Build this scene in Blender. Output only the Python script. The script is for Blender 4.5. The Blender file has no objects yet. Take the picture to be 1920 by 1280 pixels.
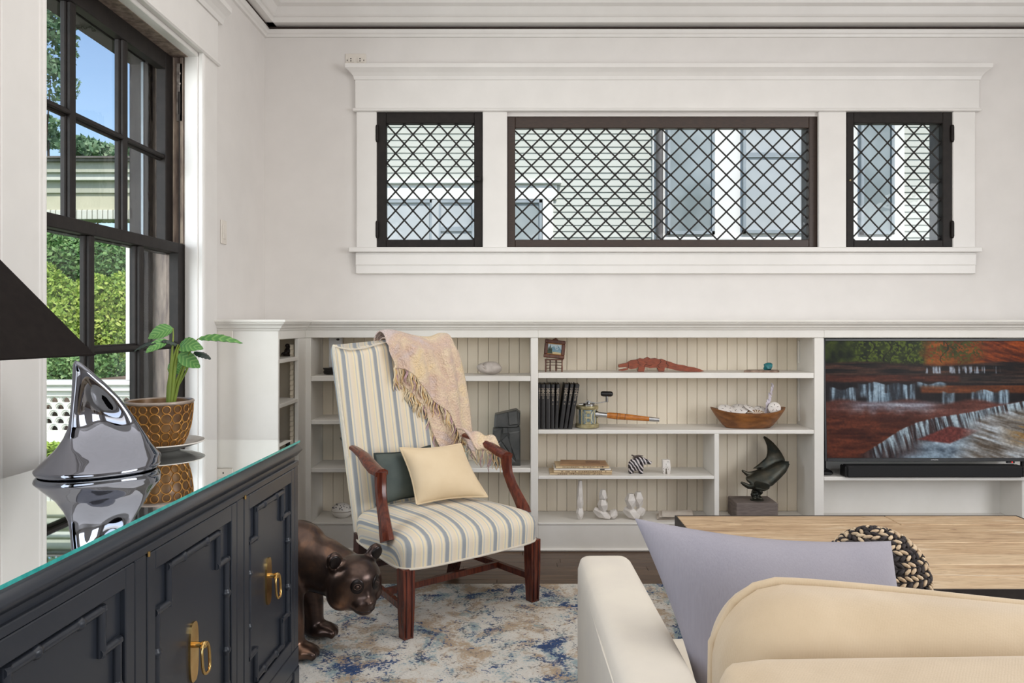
import bpy, bmesh, math, random
import numpy as np
from mathutils import Vector, Matrix, noise

S = bpy.context.scene
COL = S.collection
R = math.radians
random.seed(7)

# ---------------------------------------------------------------- camera, sky, sun, lamps, exposure
F = 1450.0; CX = 966.0; HY = 605.0; EYE = 1.2           # focal length and principal point for a 1920 x 1280 frame
cam_d = bpy.data.cameras.new('camera'); cam = bpy.data.objects.new('camera', cam_d); COL.objects.link(cam)
cam.location = (0, 0, EYE); cam.rotation_euler = (R(90), 0, 0)
cam_d.sensor_width = 36.0; cam_d.lens = 36.0*F/1920.0
cam_d.shift_x = (960-CX)/1920.0; cam_d.shift_y = -(640-HY)/1920.0
cam_d.clip_start = 0.02; cam_d.clip_end = 300
S.camera = cam

world = bpy.data.worlds.new('world'); S.world = world; world.use_nodes = True
wn = world.node_tree; wn.nodes.clear()
wo = wn.nodes.new('ShaderNodeOutputWorld'); wb = wn.nodes.new('ShaderNodeBackground')
sky = wn.nodes.new('ShaderNodeTexSky')
sky.sky_type = 'NISHITA'; sky.sun_disc = False; sky.sun_elevation = R(52); sky.sun_rotation = R(140)
sky.air_density = 1.0; sky.dust_density = 1.6; sky.ozone_density = 2.2
wb.inputs['Strength'].default_value = 0.19
wn.links.new(sky.outputs[0], wb.inputs['Color']); wn.links.new(wb.outputs[0], wo.inputs['Surface'])

sd = bpy.data.lights.new('sun', 'SUN'); sd.energy = 3.6; sd.angle = R(2.0); sd.color = (1, .95, .87)
sun = bpy.data.objects.new('sun', sd); COL.objects.link(sun)
sun.rotation_euler = Vector((-.20, .62, -.76)).to_track_quat('-Z', 'Y').to_euler(); sun.location = (2, -7, 9)

def area(name, loc, direction, sx, sy, power, col):
    d = bpy.data.lights.new(name, 'AREA'); d.shape = 'RECTANGLE'; d.size = sx; d.size_y = sy
    d.energy = power; d.color = col
    o = bpy.data.objects.new(name, d); COL.objects.link(o); o.location = loc
    o.rotation_euler = Vector(direction).to_track_quat('-Z', 'Y').to_euler()
    return o
area('ceiling_fill', (.5, 1.7, 3.05), (0, 0, -1), 3.4, 3.6, 31, (1, .97, .95))  # added soft fill under the ceiling, not a known fixture
area('rear_fill', (0.9, -3.0, 1.6), (0, 1, 0.02), 3.2, 1.9, 34, (.97, .985, 1))  # fill lamp added behind the camera; no window is seen there
area('side_fill', (3.9, 0.6, 1.6), (-1, .22, 0), 2.4, 1.8, 84, (.97, .985, 1))  # added fill from the right, set in a made-up opening
area('left_window_fill', (-2.75, 1.75, 1.75), (1.3, 1.05, -.18), 1.5, 1.9, 72, (.94, .975, 1))  # added fill lamp outside the tall window, placed out of view to brighten the room
area('near_left_fill', (-1.62, .2, 1.55), (1, .35, -.05), 1.7, 1.7, 24, (.95, .98, 1))  # fill lamp added to brighten left-facing sides; its window is only assumed

S.view_settings.view_transform = 'Standard'; S.view_settings.look = 'None'
S.view_settings.exposure = 0.18; S.view_settings.gamma = 1.0
try: S.view_settings.use_curve_mapping = False
except Exception: pass
S.cycles.max_bounces = 10; S.cycles.transparent_max_bounces = 16
S.cycles.caustics_reflective = False; S.cycles.caustics_refractive = False
S.cycles.sample_clamp_indirect = 6.0
try: S.cycles.use_denoising = True
except Exception: pass

# ---------------------------------------------------------------- helpers: materials
def lin(c):
    out = []
    for v in c[:3]:
        v /= 255.0
        out.append(v/12.92 if v <= .04045 else ((v+.055)/1.055)**2.4)
    return (*out, 1.0)

class NT:
    def __init__(s, name):
        s.m = bpy.data.materials.new(name); s.m.use_nodes = True
        s.t = s.m.node_tree; s.t.nodes.clear()
        s.out = s.n('ShaderNodeOutputMaterial'); s.b = s.n('ShaderNodeBsdfPrincipled')
        s.l(s.b.outputs[0], s.out.inputs['Surface'])
    def n(s, t, **kw):
        x = s.t.nodes.new(t)
        for k, v in kw.items(): setattr(x, k, v)
        return x
    def l(s, a, b): s.t.links.new(a, b)
    def set(s, **kw):
        for k, v in kw.items(): s.b.inputs[k.replace('_', ' ')].default_value = v
    def coords(s, scale=(1, 1, 1), which='Object'):
        tc = s.n('ShaderNodeTexCoord'); mp = s.n('ShaderNodeMapping')
        mp.inputs['Scale'].default_value = scale
        s.l(tc.outputs[which], mp.inputs['Vector']); return mp.outputs[0]
    def noise(s, vec, scale, detail=3, rough=.55, dist=0):
        x = s.n('ShaderNodeTexNoise'); x.inputs['Scale'].default_value = scale
        x.inputs['Detail'].default_value = detail; x.inputs['Roughness'].default_value = rough
        x.inputs['Distortion'].default_value = dist
        s.l(vec, x.inputs['Vector']); return x.outputs[0]
    def ramp(s, fac, stops, interp='LINEAR'):
        r = s.n('ShaderNodeValToRGB'); cr = r.color_ramp; cr.interpolation = interp
        while len(cr.elements) < len(stops): cr.elements.new(.5)
        for e, (p, c) in zip(cr.elements, stops):
            e.position = p; e.color = lin(c)
        s.l(fac, r.inputs[0]); return r.outputs[0]
    def mix(s, fac, a, b, mode='MIX'):
        m = s.n('ShaderNodeMix', data_type='RGBA', blend_type=mode)
        for sock, v in ((m.inputs[0], fac), (m.inputs[6], a), (m.inputs[7], b)):
            if isinstance(v, (int, float)): sock.default_value = v
            elif isinstance(v, tuple): sock.default_value = v
            else: s.l(v, sock)
        return m.outputs[2]
    def math(s, op, a, b=0.0):
        m = s.n('ShaderNodeMath', operation=op)
        for sock, v in ((m.inputs[0], a), (m.inputs[1], b)):
            if isinstance(v, (int, float)): sock.default_value = v
            else: s.l(v, sock)
        return m.outputs[0]
    def bump(s, h, strength=.3, dist=.002):
        b = s.n('ShaderNodeBump'); b.inputs['Strength'].default_value = strength
        b.inputs['Distance'].default_value = dist
        s.l(h, b.inputs['Height']); s.l(b.outputs[0], s.b.inputs['Normal'])

def pm(name, c1, c2=None, scale=18, rough=.5, metal=0, bump=0, bscale=None, bdist=.002, detail=4, stretch=(1, 1, 1), lo=.35, hi=.65, **kw):
    """principled material whose colour wanders between two tones in a noise"""
    t = NT(name)
    if c2 is None: c2 = tuple(max(0, v-9) for v in c1)
    v = t.coords(stretch)
    f = t.noise(v, scale, detail)
    t.l(t.ramp(f, [(lo, c1), (hi, c2)]), t.b.inputs['Base Color'])
    t.set(Roughness=rough, Metallic=metal)
    for k, x in kw.items(): t.b.inputs[k.replace('_', ' ')].default_value = x
    if bump:
        h = t.noise(v, bscale or scale*4, 3); t.bump(h, bump, bdist)
    return t.m

# ---------------------------------------------------------------- helpers: geometry
class MB:
    def __init__(s): s.v = []; s.f = []; s.mi = []; s.a = []
    def add(s, vs, fs, mi=0, a=None):
        o = len(s.v); s.v += [tuple(p) for p in vs]
        s.f += [tuple(i+o for i in f) for f in fs]; s.mi += [mi]*len(fs)
        s.a += list(a) if a is not None else [0.0]*len(vs)
        return s
    def box(s, x0, x1, y0, y1, z0, z1, b=0.0, mi=0, M=None):
        if x0 > x1: x0, x1 = x1, x0
        if y0 > y1: y0, y1 = y1, y0
        if z0 > z1: z0, z1 = z1, z0
        b = min(b, .49*(x1-x0), .49*(y1-y0), .49*(z1-z0))
        X, Y, Z = (x0, x1), (y0, y1), (z0, z1)
        if b <= 0:
            vs = [(X[i], Y[j], Z[k]) for i in (0, 1) for j in (0, 1) for k in (0, 1)]
            fs = [(0, 1, 3, 2), (4, 6, 7, 5), (0, 4, 5, 1), (2, 3, 7, 6), (0, 2, 6, 4), (1, 5, 7, 3)]
        else:
            vs = []; idx = {}
            for i in (0, 1):
                for j in (0, 1):
                    for k in (0, 1):
                        sx, sy, sz = (b if i == 0 else -b), (b if j == 0 else -b), (b if k == 0 else -b)
                        c = (X[i], Y[j], Z[k])
                        idx[i, j, k, 0] = len(vs); vs.append((c[0], c[1]+sy, c[2]+sz))
                        idx[i, j, k, 1] = len(vs); vs.append((c[0]+sx, c[1], c[2]+sz))
                        idx[i, j, k, 2] = len(vs); vs.append((c[0]+sx, c[1]+sy, c[2]))
            I = lambda i, j, k, a: idx[i, j, k, a]
            fs = [(I(0,0,0,0), I(0,0,1,0), I(0,1,1,0), I(0,1,0,0)), (I(1,0,0,0), I(1,1,0,0), I(1,1,1,0), I(1,0,1,0)),
                  (I(0,0,0,1), I(1,0,0,1), I(1,0,1,1), I(0,0,1,1)), (I(0,1,0,1), I(0,1,1,1), I(1,1,1,1), I(1,1,0,1)),
                  (I(0,0,0,2), I(0,1,0,2), I(1,1,0,2), I(1,0,0,2)), (I(0,0,1,2), I(1,0,1,2), I(1,1,1,2), I(0,1,1,2))]
            for j in (0, 1):
                for k in (0, 1): fs.append((I(0,j,k,1), I(1,j,k,1), I(1,j,k,2), I(0,j,k,2)))
            for i in (0, 1):
                for k in (0, 1): fs.append((I(i,0,k,0), I(i,1,k,0), I(i,1,k,2), I(i,0,k,2)))
            for i in (0, 1):
                for j in (0, 1): fs.append((I(i,j,0,0), I(i,j,1,0), I(i,j,1,1), I(i,j,0,1)))
            for i in (0, 1):
                for j in (0, 1):
                    for k in (0, 1): fs.append((I(i,j,k,0), I(i,j,k,1), I(i,j,k,2)))
        if M is not None: vs = [tuple(M @ Vector(p)) for p in vs]
        return s.add(vs, fs, mi)
    def tube(s, pts, r, n=8, cap=True, flat=1.0, rot=0.0, up=None, mi=0, a=None):
        """tube along pts; r is one radius or one per point; flat squashes the second cross axis"""
        P = [Vector(p) for p in pts]; m = len(P)
        rr = r if isinstance(r, (list, tuple)) else [r]*m
        T = []
        for i in range(m):
            t = (P[min(i+1, m-1)]-P[max(i-1, 0)])
            T.append(t.normalized() if t.length > 1e-9 else Vector((0, 0, 1)))
        u = Vector(up) if up else (Vector((0, 0, 1)) if abs(T[0].z) < .9 else Vector((1, 0, 0)))
        vs = []; fs = []
        for i in range(m):
            u = (u - T[i]*u.dot(T[i])); u = u.normalized() if u.length > 1e-6 else T[i].orthogonal().normalized()
            w = T[i].cross(u)
            for k in range(n):
                an = rot+2*math.pi*k/n
                vs.append(P[i]+u*(math.cos(an)*rr[i])+w*(math.sin(an)*rr[i]*flat))
        for i in range(m-1):
            for k in range(n):
                k2 = (k+1) % n
                fs.append((i*n+k, i*n+k2, (i+1)*n+k2, (i+1)*n+k))
        if cap: fs += [tuple(range(n))[::-1], tuple((m-1)*n+k for k in range(n))]
        return s.add(vs, fs, mi, None if a is None else [a]*len(vs))
    def lathe(s, prof, c=(0, 0, 0), n=32, M=None, mi=0, sx=1, sy=1, cap=True):
        vs = []; fs = []
        for r, z in prof:
            for k in range(n):
                an = 2*math.pi*k/n; p = Vector((r*math.cos(an)*sx, r*math.sin(an)*sy, z))
                if M is not None: p = M @ p
                vs.append((p.x+c[0], p.y+c[1], p.z+c[2]))
        m = len(prof)
        for i in range(m-1):
            for k in range(n):
                k2 = (k+1) % n; fs.append((i*n+k, i*n+k2, (i+1)*n+k2, (i+1)*n+k))
        if cap and prof[0][0] > 1e-5: fs.append(tuple(range(n))[::-1])
        if cap and prof[-1][0] > 1e-5: fs.append(tuple((m-1)*n+k for k in range(n)))
        return s.add(vs, fs, mi)
    def ell(s, c, r, nu=16, nv=10, M=None, mi=0):
        prof = [(math.sin(math.pi*i/nv), -math.cos(math.pi*i/nv)) for i in range(nv+1)]
        r = (r, r, r) if isinstance(r, (int, float)) else r
        D = Matrix.Diagonal((*r, 1))
        D = (M.to_4x4() @ D) if M is not None else D
        return s.lathe(prof, c, nu, D, mi)
    def prism(s, poly, d0, d1, mp, mi=0):
        """poly of (a, b) extruded from d0 to d1; mp(a, b, d) gives the point"""
        n = len(poly)
        vs = [mp(a, b, d0) for a, b in poly]+[mp(a, b, d1) for a, b in poly]
        fs = [tuple(range(n))[::-1], tuple(range(n, 2*n))]+[(i, (i+1) % n, n+(i+1) % n, n+i) for i in range(n)]
        return s.add(vs, fs, mi)
    def grid(s, fn, nu, nv, cu=False, cv=False, mi=0):
        """fn(u, v) gives (point) or (point, attribute), u and v in 0..1"""
        vs = []; at = []
        for i in range(nu):
            for j in range(nv):
                q = fn(i/(nu if cu else nu-1), j/(nv if cv else nv-1))
                if isinstance(q, tuple) and len(q) == 2: vs.append(q[0]); at.append(q[1])
                else: vs.append(q); at.append(0.0)
        fs = []
        for i in range(nu if cu else nu-1):
            for j in range(nv if cv else nv-1):
                i2, j2 = (i+1) % nu, (j+1) % nv
                fs.append((i*nv+j, i2*nv+j, i2*nv+j2, i*nv+j2))
        return s.add(vs, fs, mi, at)
    def xf(s, M):
        s.v = [tuple(M @ Vector(p)) for p in s.v]; return s
    def mesh(s, name, mats, smooth=None, fix=True):
        me = bpy.data.meshes.new(name)
        me.from_pydata(s.v, [], s.f); me.validate()
        for m in (mats if isinstance(mats, (list, tuple)) else [mats]): me.materials.append(m)
        if len(set(s.mi)) > 1 and len(me.polygons) == len(s.mi): me.polygons.foreach_set('material_index', s.mi)
        if any(s.a):
            at = me.attributes.new('w', 'FLOAT', 'POINT'); at.data.foreach_set('value', s.a)
        if fix and len(s.f) < 60000:
            bm = bmesh.new(); bm.from_mesh(me); bmesh.ops.recalc_face_normals(bm, faces=bm.faces); bm.to_mesh(me); bm.free()
        if smooth:
            me.polygons.foreach_set('use_smooth', [True]*len(me.polygons))
            if smooth < 179: me.set_sharp_from_angle(angle=R(smooth))
        me.update(); return me

MW = {}                                                  # world matrices of the roots
def base_name(n): return n
def props(o, label=None, cat=None, group=None, kind=None):
    if label: o['label'] = label
    if cat: o['category'] = cat
    if group: o['group'] = group
    if kind: o['kind'] = kind
    return o
def thing(name, label, cat, loc=(0, 0, 0), rotz=0, group=None, kind=None):
    o = bpy.data.objects.new(name, None); COL.objects.link(o)
    o.empty_display_size = .05
    o.location = loc; o.rotation_euler = (0, 0, rotz)
    MW[o] = Matrix.Translation(loc) @ Matrix.Rotation(rotz, 4, 'Z')
    return props(o, label, cat, group, kind)
def root_of(o):
    while o.parent: o = o.parent
    return o
def part(parent, name, mb, mat, world=True, smooth=None, label=None, kind=None, fix=True):
    if world: mb.xf(MW[root_of(parent)].inverted())
    o = bpy.data.objects.new(name, mb.mesh(name, mat, smooth, fix)); COL.objects.link(o); o.parent = parent
    return props(o, label, None, None, kind)
def inst(parent, name, me, loc=(0, 0, 0), rot=None, scale=None):
    o = bpy.data.objects.new(name, me); COL.objects.link(o); o.parent = parent; o.location = loc
    if rot: o.rotation_euler = rot
    if scale: o.scale = scale
    return o
def solo(name, mb, mat, label=None, cat=None, group=None, kind=None, smooth=None, fix=True):
    xs = [p[0] for p in mb.v]; ys = [p[1] for p in mb.v]; zs = [p[2] for p in mb.v]
    c = Vector(((min(xs)+max(xs))/2, (min(ys)+max(ys))/2, min(zs)))
    mb.xf(Matrix.Translation(-c))
    o = bpy.data.objects.new(name, mb.mesh(name, mat, smooth, fix)); COL.objects.link(o); o.location = c
    MW[o] = Matrix.Translation(c)
    return props(o, label, cat, group, kind)
def copy_thing(o, loc, rotz=None):
    """a thing, its parts and their sub-parts, sharing mesh data"""
    def cp(x, par):
        c = x.copy(); COL.objects.link(c)
        if par: c.parent = par
        for ch in [q for q in bpy.data.objects if q.parent == x]: cp(ch, c)
        return c
    n = cp(o, None); n.location = loc
    if rotz is not None: n.rotation_euler[2] = rotz
    MW[n] = Matrix.Translation(loc) @ Matrix.Rotation(n.rotation_euler[2], 4, 'Z')
    return n
def at(px, py, y):                                       # world point seen at a photo pixel at depth y
    return Vector(((px-CX)*y/F, y, EYE-(py-HY)*y/F))

def organic(mb, voxel=.006, smooth=6, factor=.5):
    """melt overlapping lumps into one continuous skin"""
    me = mb.mesh('lump', [], None)
    o = bpy.data.objects.new('lump', me); COL.objects.link(o)
    m = o.modifiers.new('r', 'REMESH'); m.mode = 'VOXEL'; m.voxel_size = voxel
    if smooth:
        k = o.modifiers.new('s', 'SMOOTH'); k.iterations = smooth; k.factor = factor
    dg = bpy.context.evaluated_depsgraph_get(); dg.update()
    ev = o.evaluated_get(dg); r = ev.to_mesh()
    out = MB(); out.add([tuple(v.co) for v in r.vertices], [tuple(p.vertices) for p in r.polygons])
    ev.to_mesh_clear(); bpy.data.objects.remove(o); bpy.data.meshes.remove(me)
    return out

def clip_poly(poly, x0, x1, y0, y1):
    def clip(p, ins, cut):
        out = []
        for i in range(len(p)):
            a, b = p[i-1], p[i]
            if ins(b):
                if not ins(a): out.append(cut(a, b))
                out.append(b)
            elif ins(a): out.append(cut(a, b))
        return out
    def cx(v): return lambda a, b: (v, a[1]+(b[1]-a[1])*(v-a[0])/(b[0]-a[0]))
    def cy(v): return lambda a, b: (a[0]+(b[0]-a[0])*(v-a[1])/(b[1]-a[1]), v)
    for ins, cut in ((lambda p: p[0] >= x0, cx(x0)), (lambda p: p[0] <= x1, cx(x1)), (lambda p: p[1] >= y0, cy(y0)), (lambda p: p[1] <= y1, cy(y1))):
        if len(poly) < 3: return []
        poly = clip(poly, ins, cut)
    return poly

def mould(mb, prof, a, b, origin, out, along, mi=0):
    """sweep a moulding profile of (out, up) straight from a to b along an axis"""
    o, u, l = Vector(origin), Vector(out), Vector(along)
    return mb.prism(prof, a, b, lambda p, q, d: tuple(o+u*p+Vector((0, 0, 1))*q+l*d), mi)

# ---------------------------------------------------------------- materials of the setting
m_wall = pm('wall_paint', (226, 222, 219), (222, 218, 215), 6, .75)
m_trim = pm('trim_paint', (231, 228, 225), (226, 223, 220), 5, .42)
m_ceil = pm('ceiling_paint', (226, 222, 216), None, 5, .7)
m_cab = pm('cabinet_paint', (229, 225, 219), (223, 219, 212), 5, .45)
m_bead = pm('beadboard_paint', (230, 218, 198), (224, 211, 190), 4, .5)
m_sash = pm('dark_sash_paint', (30, 26, 25), (38, 33, 31), 25, .55, bump=.15, Specular_IOR_Level=.25)
m_brownsash = pm('brown_sash_wood', (62, 45, 36), (48, 36, 31), 30, .45, stretch=(1, 1, 8), bump=.1)
m_came = pm('lead_came', (38, 37, 38), (60, 58, 56), 60, .5, .5)
m_rawwood = pm('worn_jamb_wood', (165, 148, 134), (112, 98, 92), 14, .7, stretch=(3, 3, .5), bump=.3)
def glass_mat(name, tint, ior=1.45, rough=.0, wave=.0):
    t = NT(name); t.t.nodes.remove(t.b)
    tr = t.n('ShaderNodeBsdfTransparent'); tr.inputs[0].default_value = tint
    gl = t.n('ShaderNodeBsdfGlossy'); gl.inputs['Roughness'].default_value = rough
    lw = t.n('ShaderNodeLayerWeight'); lw.inputs[0].default_value = .5
    fr = t.math('ADD', t.math('MULTIPLY', t.math('POWER', lw.outputs['Facing'], 4.0), .55), ((ior-1)/(ior+1))**2)
    mx = t.n('ShaderNodeMixShader')
    if wave:
        h = t.noise(t.coords(), 14, 2); bp = t.n('ShaderNodeBump'); bp.inputs['Strength'].default_value = wave; bp.inputs['Distance'].default_value = .004
        t.l(h, bp.inputs['Height']); t.l(bp.outputs[0], gl.inputs['Normal'])
    t.l(fr, mx.inputs[0]); t.l(tr.outputs[0], mx.inputs[1]); t.l(gl.outputs[0], mx.inputs[2]); t.l(mx.outputs[0], t.out.inputs['Surface'])
    return t.m
m_pane = glass_mat('window_glass', (.96, .98, .97, 1), 1.4, .02, .25)
# ================================================================ the setting
YW = 4.34; XL = -1.404; YC = 4.065                      # back wall, left wall, cabinet face
def wall_boxes(mb, us, vs, holes, fn):
    """boxes over the grid us x vs, leaving the holes out"""
    for i in range(len(us)-1):
        for j in range(len(vs)-1):
            cu, cv = (us[i]+us[i+1])/2, (vs[j]+vs[j+1])/2
            if any(h[0] < cu < h[1] and h[2] < cv < h[3] for h in holes): continue
            fn(mb, us[i], us[i+1], vs[j], vs[j+1])
SW = F/YW
bx = lambda px, Y=YW: (px-CX)*Y/F
bz = lambda py, Y=YW: EYE-(py-HY)*Y/F
OPEN = [(706, 905, 210, 464), (951, 1535, 218, 464), (1587, 1787, 210, 464)]
holes = [(bx(a), bx(b), bz(d), bz(c)) for a, b, c, d in OPEN]
us = sorted({XL-.2, 4.2, *[h[0] for h in holes], *[h[1] for h in holes]})
zs = sorted({0, 3.12, *[h[2] for h in holes], *[h[3] for h in holes]})
mb = MB(); wall_boxes(mb, us, zs, holes, lambda m, a, b, c, d: m.box(a, b, YW, YW+.2, c, d))
solo('wall_back', mb, m_wall, 'warm white back wall holding the leaded windows', kind='structure')
LY0, LY1, LZ0, LZ1 = 2.272, 3.425, .60, 2.395            # left window opening
mb = MB(); wall_boxes(mb, [-3.2, -.7, 1.1, LY0, LY1, YW], [0, LZ0, LZ1, 3.12], [(LY0, LY1, LZ0, LZ1), (-.7, 1.1, LZ0, LZ1)], lambda m, a, b, c, d: m.box(XL-.2, XL, a, b, c, d))  # the nearer opening is added, for the near left fill lamp
solo('wall_left', mb, m_wall, 'warm white side wall around the tall sash window', kind='structure')
mb = MB(); wall_boxes(mb, [-3.2, -.6, 1.8, YW], [0, .7, 2.5, 3.12], [(-.6, 1.8, .7, 2.5)], lambda m, a, b, c, d: m.box(4.0, 4.2, a, b, c, d))  # opening is made up, to let in the side fill lamp
solo('wall_right', mb, m_wall, kind='structure')
mb = MB(); wall_boxes(mb, [XL-.2, -.7, 2.5, 4.2], [0, .65, 2.55, 3.12], [(-.7, 2.5, .65, 2.55)], lambda m, a, b, c, d: m.box(a, b, -3.4, -3.2, c, d))  # unseen opening added here for the rear fill lamp
solo('wall_rear', mb, m_wall, kind='structure')
mb = MB().box(XL-.2, 4.2, -3.4, YW+.2, 3.12, 3.22); solo('ceiling', mb, m_ceil, kind='structure')

# floor: sub-floor with oak boards laid across the room where they show
t = NT('oak_boards'); v = t.coords((1, 1, 1)); oi = t.n('ShaderNodeObjectInfo')
va = t.n('ShaderNodeVectorMath', operation='ADD'); t.l(v, va.inputs[0]); t.l(oi.outputs['Location'], va.inputs[1])
mp = t.n('ShaderNodeMapping'); mp.inputs['Scale'].default_value = (1.2, 14, 1); t.l(va.outputs[0], mp.inputs[0])
g = t.noise(mp.outputs[0], 4, 6, .6, .6)
c = t.ramp(g, [(.25, (66, 50, 38)), (.5, (98, 76, 58)), (.75, (120, 95, 74))])
c = t.mix(t.math('MULTIPLY', oi.outputs['Random'], .5), c, lin((70, 52, 40)))
t.l(c, t.b.inputs['Base Color']); t.set(Roughness=.38); t.bump(g, .12, .001); m_oak = t.m
fl = solo('floor', MB().box(XL-.2, 4.2, -3.4, YW+.2, -.08, -.012), pm('subfloor', (80, 62, 48), None, 6, .6), 'dark oak floor boards running along the bookcase', kind='structure')
bw = .0635; y = 3.30; row = 0
pl = MB().box(0, .9, 0, bw-.002, -.012, 0, .0015).mesh('plank', m_oak)
loc0 = MW[fl].translation
rnd = random.Random(3)
while y < 4.12:
    x = XL+.02-rnd.random()*.8
    while x < 3.0:
        w = .9
        x1 = max(x, XL)
        if x+w > XL+.1:
            o = inst(fl, 'plank', pl, (x1-loc0.x, y-loc0.y, -loc0.z), None, ((x+w-.0015-x1)/.9, 1, 1))
        x += w
    y += bw; row += 1

# crown, picture rail
m_gap = pm('gap_shade', (60, 46, 40), None, 20, .8)  # painted shade: dark strips stand in for the shadowed gap above the rails
crown = [(0, 2.86), (.066, 2.86), (.066, 2.888), (.075, 2.892), (.082, 2.90), (.10, 2.935), (.125, 2.945), (.135, 2.975), (.20, 3.0), (.205, 3.03), (.24, 3.04), (.25, 3.12), (0, 3.12)]
mb = MB(); mould(mb, crown, XL, 4.0, (0, YW, 0), (0, -1, 0), (1, 0, 0)); solo('trim_1', mb, m_trim, 'stepped cornice along the back wall', kind='structure')
mb = MB(); mould(mb, crown, -3.2, YW, (XL, 0, 0), (1, 0, 0), (0, 1, 0)); solo('trim_2', mb, m_trim, 'stepped cornice along the window wall', kind='structure')
rail = [(0, 2.798), (.012, 2.80), (.016, 2.812), (.024, 2.818), (.028, 2.826), (.03, 2.836), (.024, 2.840), (0, 2.840)]
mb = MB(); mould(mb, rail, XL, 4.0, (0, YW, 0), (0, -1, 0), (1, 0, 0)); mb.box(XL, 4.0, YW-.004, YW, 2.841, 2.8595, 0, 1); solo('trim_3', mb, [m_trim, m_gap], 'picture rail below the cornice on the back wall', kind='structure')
rail_l = [(0, 2.798), (.012, 2.80), (.016, 2.812), (.024, 2.818), (.028, 2.832), (.028, 2.846), (.024, 2.849), (0, 2.849)]
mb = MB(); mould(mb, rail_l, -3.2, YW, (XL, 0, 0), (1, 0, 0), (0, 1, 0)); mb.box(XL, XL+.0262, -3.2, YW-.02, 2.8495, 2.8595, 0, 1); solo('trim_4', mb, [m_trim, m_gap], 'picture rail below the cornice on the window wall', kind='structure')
solo('baseboard_left', MB().box(XL, XL+.02, -3.2, 3.59, 0, .16, .004), m_trim, kind='structure')

# trim of the leaded window group (projecting from the back wall)
YT = YW-.022
tx = lambda px: bx(px, YT); tz = lambda py: bz(py, YT)
tr = thing('trim_5', 'white moulded surround of the three leaded windows', None, (tx(1247), YW, tz(513)), kind='structure')
for a, b, n in ((668, 706, 'casing'), (905, 951, 'casing'), (1535, 1587, 'casing'), (1787, 1829, 'casing')):
    part(tr, n, MB().box(tx(a), tx(b), YT, YW, tz(464), tz(209), .003), m_trim)
part(tr, 'frieze_board', MB().box(tx(666), tx(1836), YT-.004, YW, tz(203), tz(150), .002), m_trim)
part(tr, 'bead', MB().box(tx(661), tx(1840), YT-.014, YW, tz(209), tz(203), .006), m_trim)
hz = tz(150); hp = [(0, 0), (.028, 0), (.03, .006), (.034, .02), (.046, .036), (.062, .05), (.07, .056), (.072, .078), (0, .078)]
mb = MB()                                                # mitred cornice of the head
for (p, q), (p2, q2) in zip(hp, hp[1:]):
    x0, x1 = tx(666)-p+.024, tx(1836)+p-.024; X0, X1 = tx(666)-p2+.024, tx(1836)+p2-.024
    mb.add([(x0, YW-p, hz+q), (x1, YW-p, hz+q), (X1, YW-p2, hz+q2), (X0, YW-p2, hz+q2)], [(0, 1, 2, 3)])
    mb.add([(x0, YW-p, hz+q), (X0, YW-p2, hz+q2), (X0, YW, hz+q2), (x0, YW, hz+q)], [(0, 1, 2, 3)])
    mb.add([(x1, YW-p, hz+q), (X1, YW-p2, hz+q2), (X1, YW, hz+q2), (x1, YW, hz+q)], [(0, 1, 2, 3)])
part(tr, 'cornice', mb, m_trim)
part(tr, 'stool', MB().box(tx(655), tx(1837), YW-.05, YW, tz(473), tz(464), .004), m_trim)
part(tr, 'apron', MB().box(tx(667), tx(1829), YT-.004, YW, tz(513), tz(473), .003), m_trim)
part(tr, 'apron_fillet', MB().box(tx(667), tx(1829), YT-.010, YW, tz(497), tz(476), .003), m_trim)

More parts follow.
